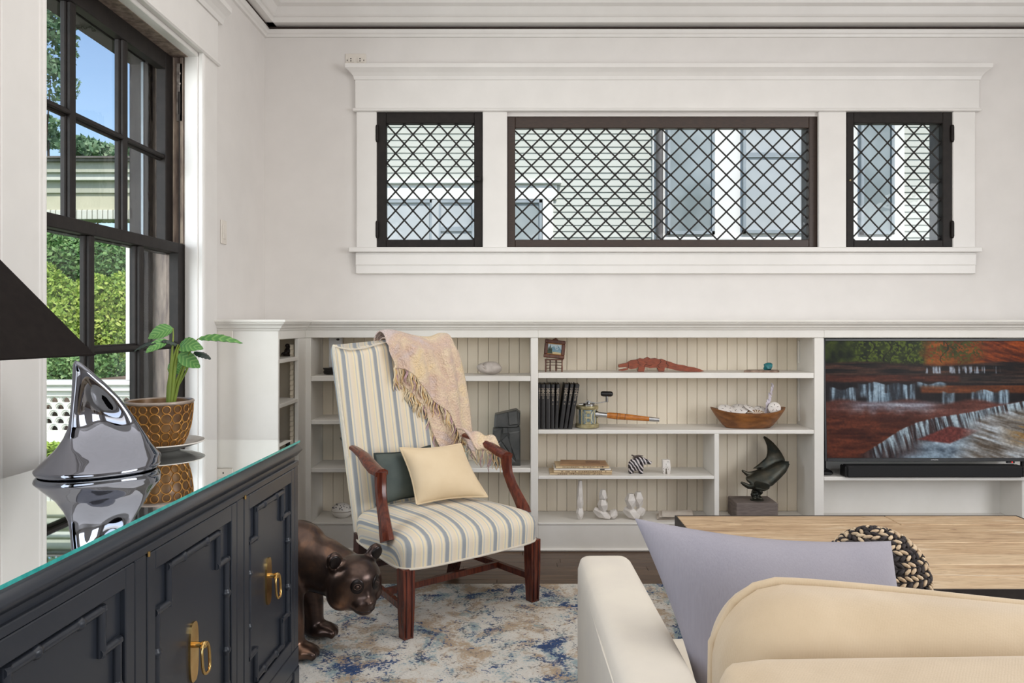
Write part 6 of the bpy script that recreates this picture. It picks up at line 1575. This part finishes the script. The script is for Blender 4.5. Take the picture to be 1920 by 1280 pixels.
ys_ = [TY0, 2.375, 2.50, 2.615, 2.745, 2.865, 2.99, TY1]
for i in range(7):
    cuts = [TX0+.006, TX1-.006] if i % 3 else [TX0+.006, TX0+rnd.uniform(.5, .9), TX1-.006]
    for a, b in zip(cuts, cuts[1:]):
        part(ct, 'plank', MB().box(a+.0008, b-.0008, ys_[i]+.0016+(.006 if i == 0 else 0), ys_[i+1]-.0016-(.006 if i == 6 else 0), TZ-.035, TZ+rnd.uniform(-.0012, .0006), .0022), m_plk)
m_steel = pm('dark_steel', (74, 68, 66), (58, 53, 52), 12, .5, .7)
for b in ((TX0, TX1, TY0, TY0+.006), (TX0, TX1, TY1-.006, TY1), (TX0, TX0+.006, TY0, TY1), (TX1-.006, TX1, TY0, TY1)):
    part(ct, 'edge_band', MB().box(*b, TZ-.075, TZ+.0008, .001), m_steel)
for x in (TX0+.03, TX1-.03):
    for y in (TY0+.03, TY1-.03): part(ct, 'leg', MB().box(x-.022, x+.022, y-.022, y+.022, .0125, TZ-.036, .002), m_steel)
    part(ct, 'brace', MB().box(x-.012, x+.012, TY0+.05, TY1-.05, .07, .095, .002).tube([(x, TY0+.06, .10), (x, TY1-.06, TZ-.07)], .009, 8), m_steel)

# ================================================================ outdoors
solo('ground', MB().box(-40, 40, YW+.3, 60, -.9, -.7).box(-40, XL-.35, -8, YW+.3, -.9, -.7), pm('lawn', (96, 120, 60), (70, 96, 46), 1.2, .95), 'garden ground outside', kind='structure')
# neighbouring house across the narrow yard
YN = 8.5; nx_ = lambda px: (px-CX)*YN/F; nz2 = lambda py: EYE-(py-HY)*YN/F
nh_ = thing('neighbour_house', 'pale green clapboard house next door seen through the leaded windows', 'house', (1.4, YN, -.7))
m_clap = pm('sage_clapboard', (192, 195, 189), (182, 185, 178), 3, .7); m_ntrim = pm('house_trim', (232, 232, 230), None, 3, .6)
t = NT('house_glass'); v = t.coords(); t.l(t.ramp(t.noise(v, 1.4, 3), [(.35, (124, 134, 136)), (.65, (166, 174, 177))]), t.b.inputs['Base Color']); t.set(Roughness=.05); m_ng = t.m
m_ngl = pm('blind_pale', (186, 190, 193), (170, 176, 180), 2, .3)
HX0, HX1, HZ0, HZ1 = -2.6, 6.0, -.7, 4.2
part(nh_, 'wall', MB().box(HX0, HX1, YN, YN+.3, HZ0, HZ1), m_clap)
ex = .0715; k = 0; z = nz2(470); cl_me = MB().box(HX0, HX1, YN-.014, YN+.001, 0, ex).mesh('clapboard', m_clap)
clm = MB().add([(0, -.004, ex), (0, -.016, 0), (0, .001, 0), (0, .001, ex), (1, -.004, ex), (1, -.016, 0), (1, .001, 0), (1, .001, ex)], [(0, 1, 5, 4), (1, 2, 6, 5), (0, 4, 7, 3), (0, 3, 2, 1), (4, 5, 6, 7)]).mesh('clapboard', m_clap)
while z < nz2(200):
    for a, b in ((HX0, nx_(1226)), (nx_(1690), HX1)):
        inst(nh_, 'clapboard', clm, (a-1.4, 0, z+.7+.002*math.sin(k)), (0, R(.06*math.sin(k*2.1)), 0), (b-a, 1, 1))
    z += ex; k += 1
def nwin(x0, x1, z0, z1, mat, sash_z=None, mull=None, cas=.0):
    w = part(nh_, 'window', MB().box(x0, x0+.03, YN-.055, YN, z0, z1).box(x1-.03, x1, YN-.055, YN, z0, z1).box(x0, x1, YN-.055, YN, z1-.03, z1).box(x0, x1, YN-.055, YN, z0, z0+.035), m_ngf)
    part(w, 'pane', MB().box(x0+.028, x1-.028, YN-.03, YN-.025, z0+.03, z1-.028), mat)
    if sash_z: part(w, 'meeting_rail', MB().box(x0+.03, x1-.03, YN-.05, YN-.026, sash_z-.025, sash_z+.025), m_ngf)
    for q in (mull or ()): part(w, 'mullion', MB().box(q-.03, q+.03, YN-.052, YN-.026, z0+.03, z1-.03), m_ngf)
    return w
m_ngf = pm('house_sash', (158, 166, 172), (140, 150, 158), 4, .5)
part(nh_, 'window_head', MB().box(nx_(700), nx_(1044), YN-.05, YN, nz2(375), nz2(347), .006).box(nx_(696), nx_(1052), YN-.09, YN, nz2(347), nz2(338), .01), m_ntrim)
part(nh_, 'window_casing', MB().box(nx_(1017), nx_(1037), YN-.05, YN, nz2(480), nz2(375), .004), m_ntrim)
nwin(nx_(690), nx_(812), nz2(520), nz2(376), m_ngl); nwin(nx_(822), nx_(890), nz2(520), nz2(376), m_ngl, nz2(430)); nwin(nx_(900), nx_(1016), nz2(520), nz2(376), m_ng)
part(nh_, 'window_post', MB().box(nx_(810), nx_(824), YN-.056, YN, nz2(520), nz2(376), .004), m_ngl)
part(nh_, 'corner_board', MB().box(nx_(1222), nx_(1229), YN-.04, YN, HZ0, HZ1, .004), m_ntrim)
part(nh_, 'downpipe', MB().tube([(nx_(1234), YN-.09, HZ0), (nx_(1234), YN-.09, HZ1)], .036, 12), pm('downpipe_grey', (96, 92, 92), None, 4, .5), smooth=60)
part(nh_, 'window_bay', MB().box(nx_(1241), nx_(1692), YN-.05, YN, nz2(480), nz2(150), .004).box(nx_(1241), nx_(1692), YN-.09, YN, nz2(458), nz2(446), .006), m_ntrim)
YN -= .05
nwin(nx_(1250), nx_(1338), nz2(440), nz2(205), m_ng); nwin(nx_(1391), nx_(1508), nz2(438), nz2(190), m_ngl, nz2(292)); nwin(nx_(1611), nx_(1673), nz2(440), nz2(175), m_ng)
YN += .05
part(nh_, 'roof', MB().prism([(YN-.5, HZ1-.05), (YN+2.4, HZ1+2.0), (YN+2.4, HZ1+1.9), (YN-.5, HZ1-.2)], HX0-.3, HX1+.3, lambda a, b, d: (d, a, b)), pm('roof_slate', (96, 96, 98), (80, 80, 84), 4, .8))

# porch roof of the house beyond the tall window
YP = 9.0; pz = lambda py: EYE-(py-HY)*YP/F
po = thing('porch_roof', 'pale green boxed porch eave across the yard seen through the tall window', 'porch', (-5.2, YP, -.7))
m_fas = pm('porch_paint', (190, 192, 176), (176, 178, 162), 2.5, .7); m_fasw = pm('porch_light', (216, 218, 208), (204, 206, 196), 3, .7)
PX0, PX1 = -8.5, -3.05
for nm, y0, a, b, mm in (('gutter', -.22, 300, 309, pm('gutter_grey', (120, 118, 112), None, 4, .6)), ('fascia', -.16, 309, 328, m_fas), ('crown_strip', -.12, 328, 341, m_fasw), ('frieze', -.05, 341, 363, m_fas), ('beam', -.02, 363, 394, pm('beam_tan', (206, 202, 178), (190, 188, 164), 3, .7))):
    part(po, nm, MB().box(PX0, PX1, YP+y0, YP+.3, pz(b), pz(a), .004), mm)
for k in range(90):
    x = PX0+.03+k*.0605; 
    if k == 0: bme = MB().box(0, .05, -.04, .3, 0, pz(394)-pz(412), .006).mesh('bead_board', m_fasw)
    inst(po, 'bead_board', bme, (x+5.2, 0, pz(412)+.7))
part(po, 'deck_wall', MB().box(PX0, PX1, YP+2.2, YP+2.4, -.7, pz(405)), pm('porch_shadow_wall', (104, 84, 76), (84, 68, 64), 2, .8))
part(po, 'roof', MB().prism([(YP-.25, pz(301)), (YP+3, pz(301)+.5), (YP+3, pz(301)+.4), (YP-.25, pz(301)-.02)], PX0-.1, PX1+.1, lambda a, b, d: (d, a, b)), pm('porch_shingle', (110, 106, 102), None, 4, .9))
for x in (-7.9, -5.6, -3.4): part(po, 'post', MB().box(x-.09, x+.09, YP-.02, YP+.18, -.7, pz(405), .01), m_fasw)

# scalloped porch railing just outside
YF = 5.0; fz = lambda py: EYE-(py-HY)*YF/F; fx = lambda px: (px-CX)*YF/F
m_fence = pm('railing_white', (230, 230, 224), (220, 220, 214), 4, .55)
rlg = thing('porch_railing', 'white porch railing with rows of arched cut-outs outside the tall window', 'railing', (-2.75, YF, -.7))
RX0, RX1 = -4.0, -1.95
part(rlg, 'top_rail', MB().box(RX0, RX1, YF-.06, YF+.09, fz(722), fz(713), .008).box(RX0, RX1, YF-.04, YF+.07, fz(733), fz(722), .006).box(RX0, RX1, YF-.015, YF+.045, fz(743), fz(733), .003), m_fence)
part(rlg, 'bottom_rail', MB().box(RX0, RX1, YF-.02, YF+.05, fz(832), fz(809), .004).box(RX0, RX1, YF-.03, YF+.06, fz(838), fz(832), .004), m_fence)
part(rlg, 'post', MB().box(-2.02, -1.93, YF-.03, YF+.06, -.7, fz(700), .006), m_fence)
part(rlg, 'post', MB().box(-2.515, -2.475, YF-.01, YF+.04, fz(712), fz(440), .004), m_fence)
part(rlg, 'post', MB().box(-3.55, -3.46, YF-.03, YF+.06, -.7, fz(700), .006), m_fence)
cw_, ch_ = .0775, (fz(743)-fz(809))/5; rh2 = .0265
holes_ = [(-rh2, -.016), (rh2, -.016)]; arc = [(rh2*math.cos(q), -.016+rh2*1.25*math.sin(q)) for q in [math.pi*k/12 for k in range(13)]]
inner = arc+[(-rh2*.0, -.016)]
tile = MB(); n_i = 24; ring = []
for k in range(n_i):
    an = 2*math.pi*k/n_i; d = Vector((math.cos(an), math.sin(an)))
    c0 = Vector((0, -.003)); best = None
    # ray to the half-round hole outline
    tmin = 1e9
    pts_ = arc
    for i in range(len(pts_)):
        a, b = Vector(pts_[i]), Vector(pts_[(i+1) % len(pts_)]); e = b-a; den = d.x*e.y-d.y*e.x
        if abs(den) < 1e-12: continue
        w = a-c0; tt = (w.x*e.y-w.y*e.x)/den; ss_ = (w.x*d.y-w.y*d.x)/den
        if tt > 0 and -1e-6 <= ss_ <= 1+1e-6: tmin = min(tmin, tt)
    pin = c0+d*tmin
    to = min((cw_/2/abs(d.x)) if abs(d.x) > 1e-9 else 1e9, (ch_/2/abs(d.y)) if abs(d.y) > 1e-9 else 1e9)
    ring.append((pin, d*to))
corner = [math.atan2(ch_/2, cw_/2)]
vs = []
for pin, pout in ring: vs += [(pin.x, 0, pin.y), (pin.x, .025, pin.y), (pout.x, 0, pout.y), (pout.x, .025, pout.y)]
fs = []
for k in range(n_i):
    a, b = 4*k, 4*((k+1) % n_i); fs += [(a, b, b+2, a+2), (a, a+1, b+1, b)]
tile.add(vs, fs)
rim = MB().tube([(rh2*1.38*math.cos(q), -.001, -.016+rh2*1.72*math.sin(q)) for q in [math.pi*(k/14) for k in range(15)]], .005, 5)
tile.add(rim.v, rim.f); tme = tile.mesh('arched_cutout', m_fence)
for r_ in range(5):
    for k in range(-18, 9):
        x = -2.75+k*cw_+(cw_/2 if r_ % 2 else 0)
        if RX0 < x < RX1: inst(rlg, 'arched_cutout', tme, (x+2.75, 0, fz(809)+ch_*(r_+.5)+.7))
# sloping brown handrail board beyond
part(thing('ramp_rail', 'sloping brown board rail beyond the white railing', 'rail', (-3.4, 5.95, -.7)), 'board', MB().prism([(-6.0, .50), (-2.3, .86), (-2.3, .68), (-6.0, .32)], 5.93, 5.97, lambda a, b, d: (a, d, b)).box(-2.4, -2.3, 5.92, 5.98, -.7, .8).box(-5.9, -5.8, 5.92, 5.98, -.7, .45), pm('weathered_board', (122, 104, 92), (98, 84, 76), 8, .8, stretch=(1, 6, 6)))

# greenery: every shrub and tree a thing of its own, crowns of many small leaves
def leafmat(name, a, b, c):
    t = NT(name); v = t.coords(); g = t.n('ShaderNodeNewGeometry')
    col = t.ramp(t.math('ADD', t.math('MULTIPLY', g.outputs['Random Per Island'], .6), t.math('MULTIPLY', t.noise(v, 3, 2), .5)), [(.2, a), (.55, b), (.9, c)])
    t.l(col, t.b.inputs['Base Color']); t.set(Roughness=.55)
    tl = t.n('ShaderNodeBsdfTranslucent'); t.l(col, tl.inputs[0]); mx = t.n('ShaderNodeMixShader'); mx.inputs[0].default_value = .35
    t.l(t.b.outputs[0], mx.inputs[1]); t.l(tl.outputs[0], mx.inputs[2]); t.l(mx.outputs[0], t.out.inputs['Surface']); return t.m
m_lf1 = leafmat('leaf_bright', (104, 142, 58), (164, 192, 88), (204, 216, 120)); m_lf2 = leafmat('leaf_mid', (72, 114, 66), (116, 158, 96), (162, 192, 126)); m_lf3 = leafmat('leaf_cool', (70, 104, 72), (116, 150, 112), (164, 188, 150))
m_bark = pm('bark', (84, 68, 56), (62, 50, 42), 20, .9, stretch=(3, 3, .6))
def greens(name, label, cat, lumps, n, size, mat, stem=True, group=None, seed=1):
    rg = np.random.default_rng(seed); tot = sum(r[0]*r[1]*r[2] for _, r in lumps); V = []; Fc = []
    base = Vector((lumps[0][0][0], lumps[0][0][1], -.7))
    o = thing(name, label, cat, base, 0, group)
    for c, r in lumps:
        k = max(20, int(n*(r[0]*r[1]*r[2])/tot)); d = rg.normal(size=(k, 3)); d /= np.linalg.norm(d, axis=1)[:, None]; rad_ = rg.uniform(.55, 1.05, k)**.6
        p = np.array(c)+d*rad_[:, None]*np.array(r); u = rg.normal(size=(k, 3)); u /= np.linalg.norm(u, axis=1)[:, None]
        w = np.cross(u, d+rg.normal(size=(k, 3))*.6); w /= np.linalg.norm(w, axis=1)[:, None]; s = size*rg.uniform(.6, 1.3, k)[:, None]
        q = np.stack([p-u*s*.5, p+w*s*.28, p+u*s*.5, p-w*s*.28], 1)-np.array(base)
        b0 = len(V); V.extend(q.reshape(-1, 3).tolist()); Fc.extend([(b0+4*i, b0+4*i+1, b0+4*i+2, b0+4*i+3) for i in range(k)])
    m = MB(); m.add(V, Fc); part(o, 'foliage', m, mat, world=False, fix=False, kind='stuff')
    if stem:
        sm3 = MB(); top = lumps[0][0]
        sm3.tube([(0, 0, 0), (.03, .02, (top[2]+.7)*.5), (0, 0, top[2]+.7)], [.06 if cat == 'tree' else .03, .05 if cat == 'tree' else .022, .02], 8)
        for c, r in lumps[1:]:
            sm3.tube([(0, 0, (top[2]+.7)*.45), (c[0]-base.x, c[1]-base.y, c[2]+.7)], [.03 if cat == 'tree' else .014, .008], 6)
        part(o, 'trunk' if cat == 'tree' else 'stem', sm3, m_bark, world=False, smooth=60)
    return o
hx = lambda px, Y: (px-CX)*Y/F
hzz = lambda py, Y: EYE-(py-HY)*Y/F
def blob(px, py, Y, rx, rz, ry=.22): return ((hx(px, Y), Y, hzz(py, Y)), (rx*Y/F, ry, rz*Y/F))
greens('shrub', 'bright yellow-green leafy shrub left of the window muntin beyond the railing', 'shrub', [blob(95, 600, 6.95, 62, 88), blob(120, 660, 6.95, 50, 60), blob(70, 540, 6.95, 50, 50)], 13000, .048, m_lf1, seed=2)
greens('shrub', 'bright yellow-green leafy shrub filling the middle lower panes', 'shrub', [blob(205, 620, 7.45, 60, 84), blob(180, 560, 7.45, 44, 46), blob(235, 560, 7.45, 40, 50)], 13000, .048, m_lf1, seed=3)
greens('shrub', 'darker green shrub growing low behind the railing', 'shrub', [blob(160, 690, 6.44, 70, 40), blob(90, 700, 6.44, 60, 34)], 7000, .042, m_lf2, seed=4)
greens('shrub', 'mid green tall bush under the porch eave', 'shrub', [blob(150, 490, 7.9, 80, 50), blob(225, 500, 7.9, 60, 60), blob(90, 470, 7.9, 50, 46)], 13000, .055, m_lf2, seed=5)
greens('hydrangea', 'pale green hydrangea just below the railing at the window corner', 'shrub', [((hx(92, 4.4), 4.4, hzz(858, 4.4)), (.11, .12, .09)), ((hx(80, 4.4), 4.45, hzz(880, 4.4)), (.12, .1, .09))], 700, .05, m_lf1, seed=6)
greens('tree', 'tall cool green tree whose branches hang into the top left pane', 'tree', [blob(70, 60, 12, 55, 90, .8), blob(95, 150, 12, 40, 40, .6), blob(40, 0, 12, 90, 80, .8)], 5000, .10, m_lf3, seed=7)
greens('tree', 'hazy round tree showing above the porch roof in the middle pane', 'tree', [blob(165, 285, 16, 34, 24, .8), blob(200, 292, 16, 30, 20, .8)], 2200, .16, m_lf3, seed=8)
greens('tree', 'hazy round tree showing above the porch roof in the right pane', 'tree', [blob(262, 288, 19, 24, 20, .8), blob(236, 296, 19, 20, 16, .8)], 1800, .16, m_lf3, seed=9)
greens('tree', 'sparse distant tree above the porch roof at the left pane', 'tree', [blob(90, 235, 17, 26, 16, .8), blob(70, 250, 17, 36, 26, .8)], 700, .16, m_lf3, seed=10)
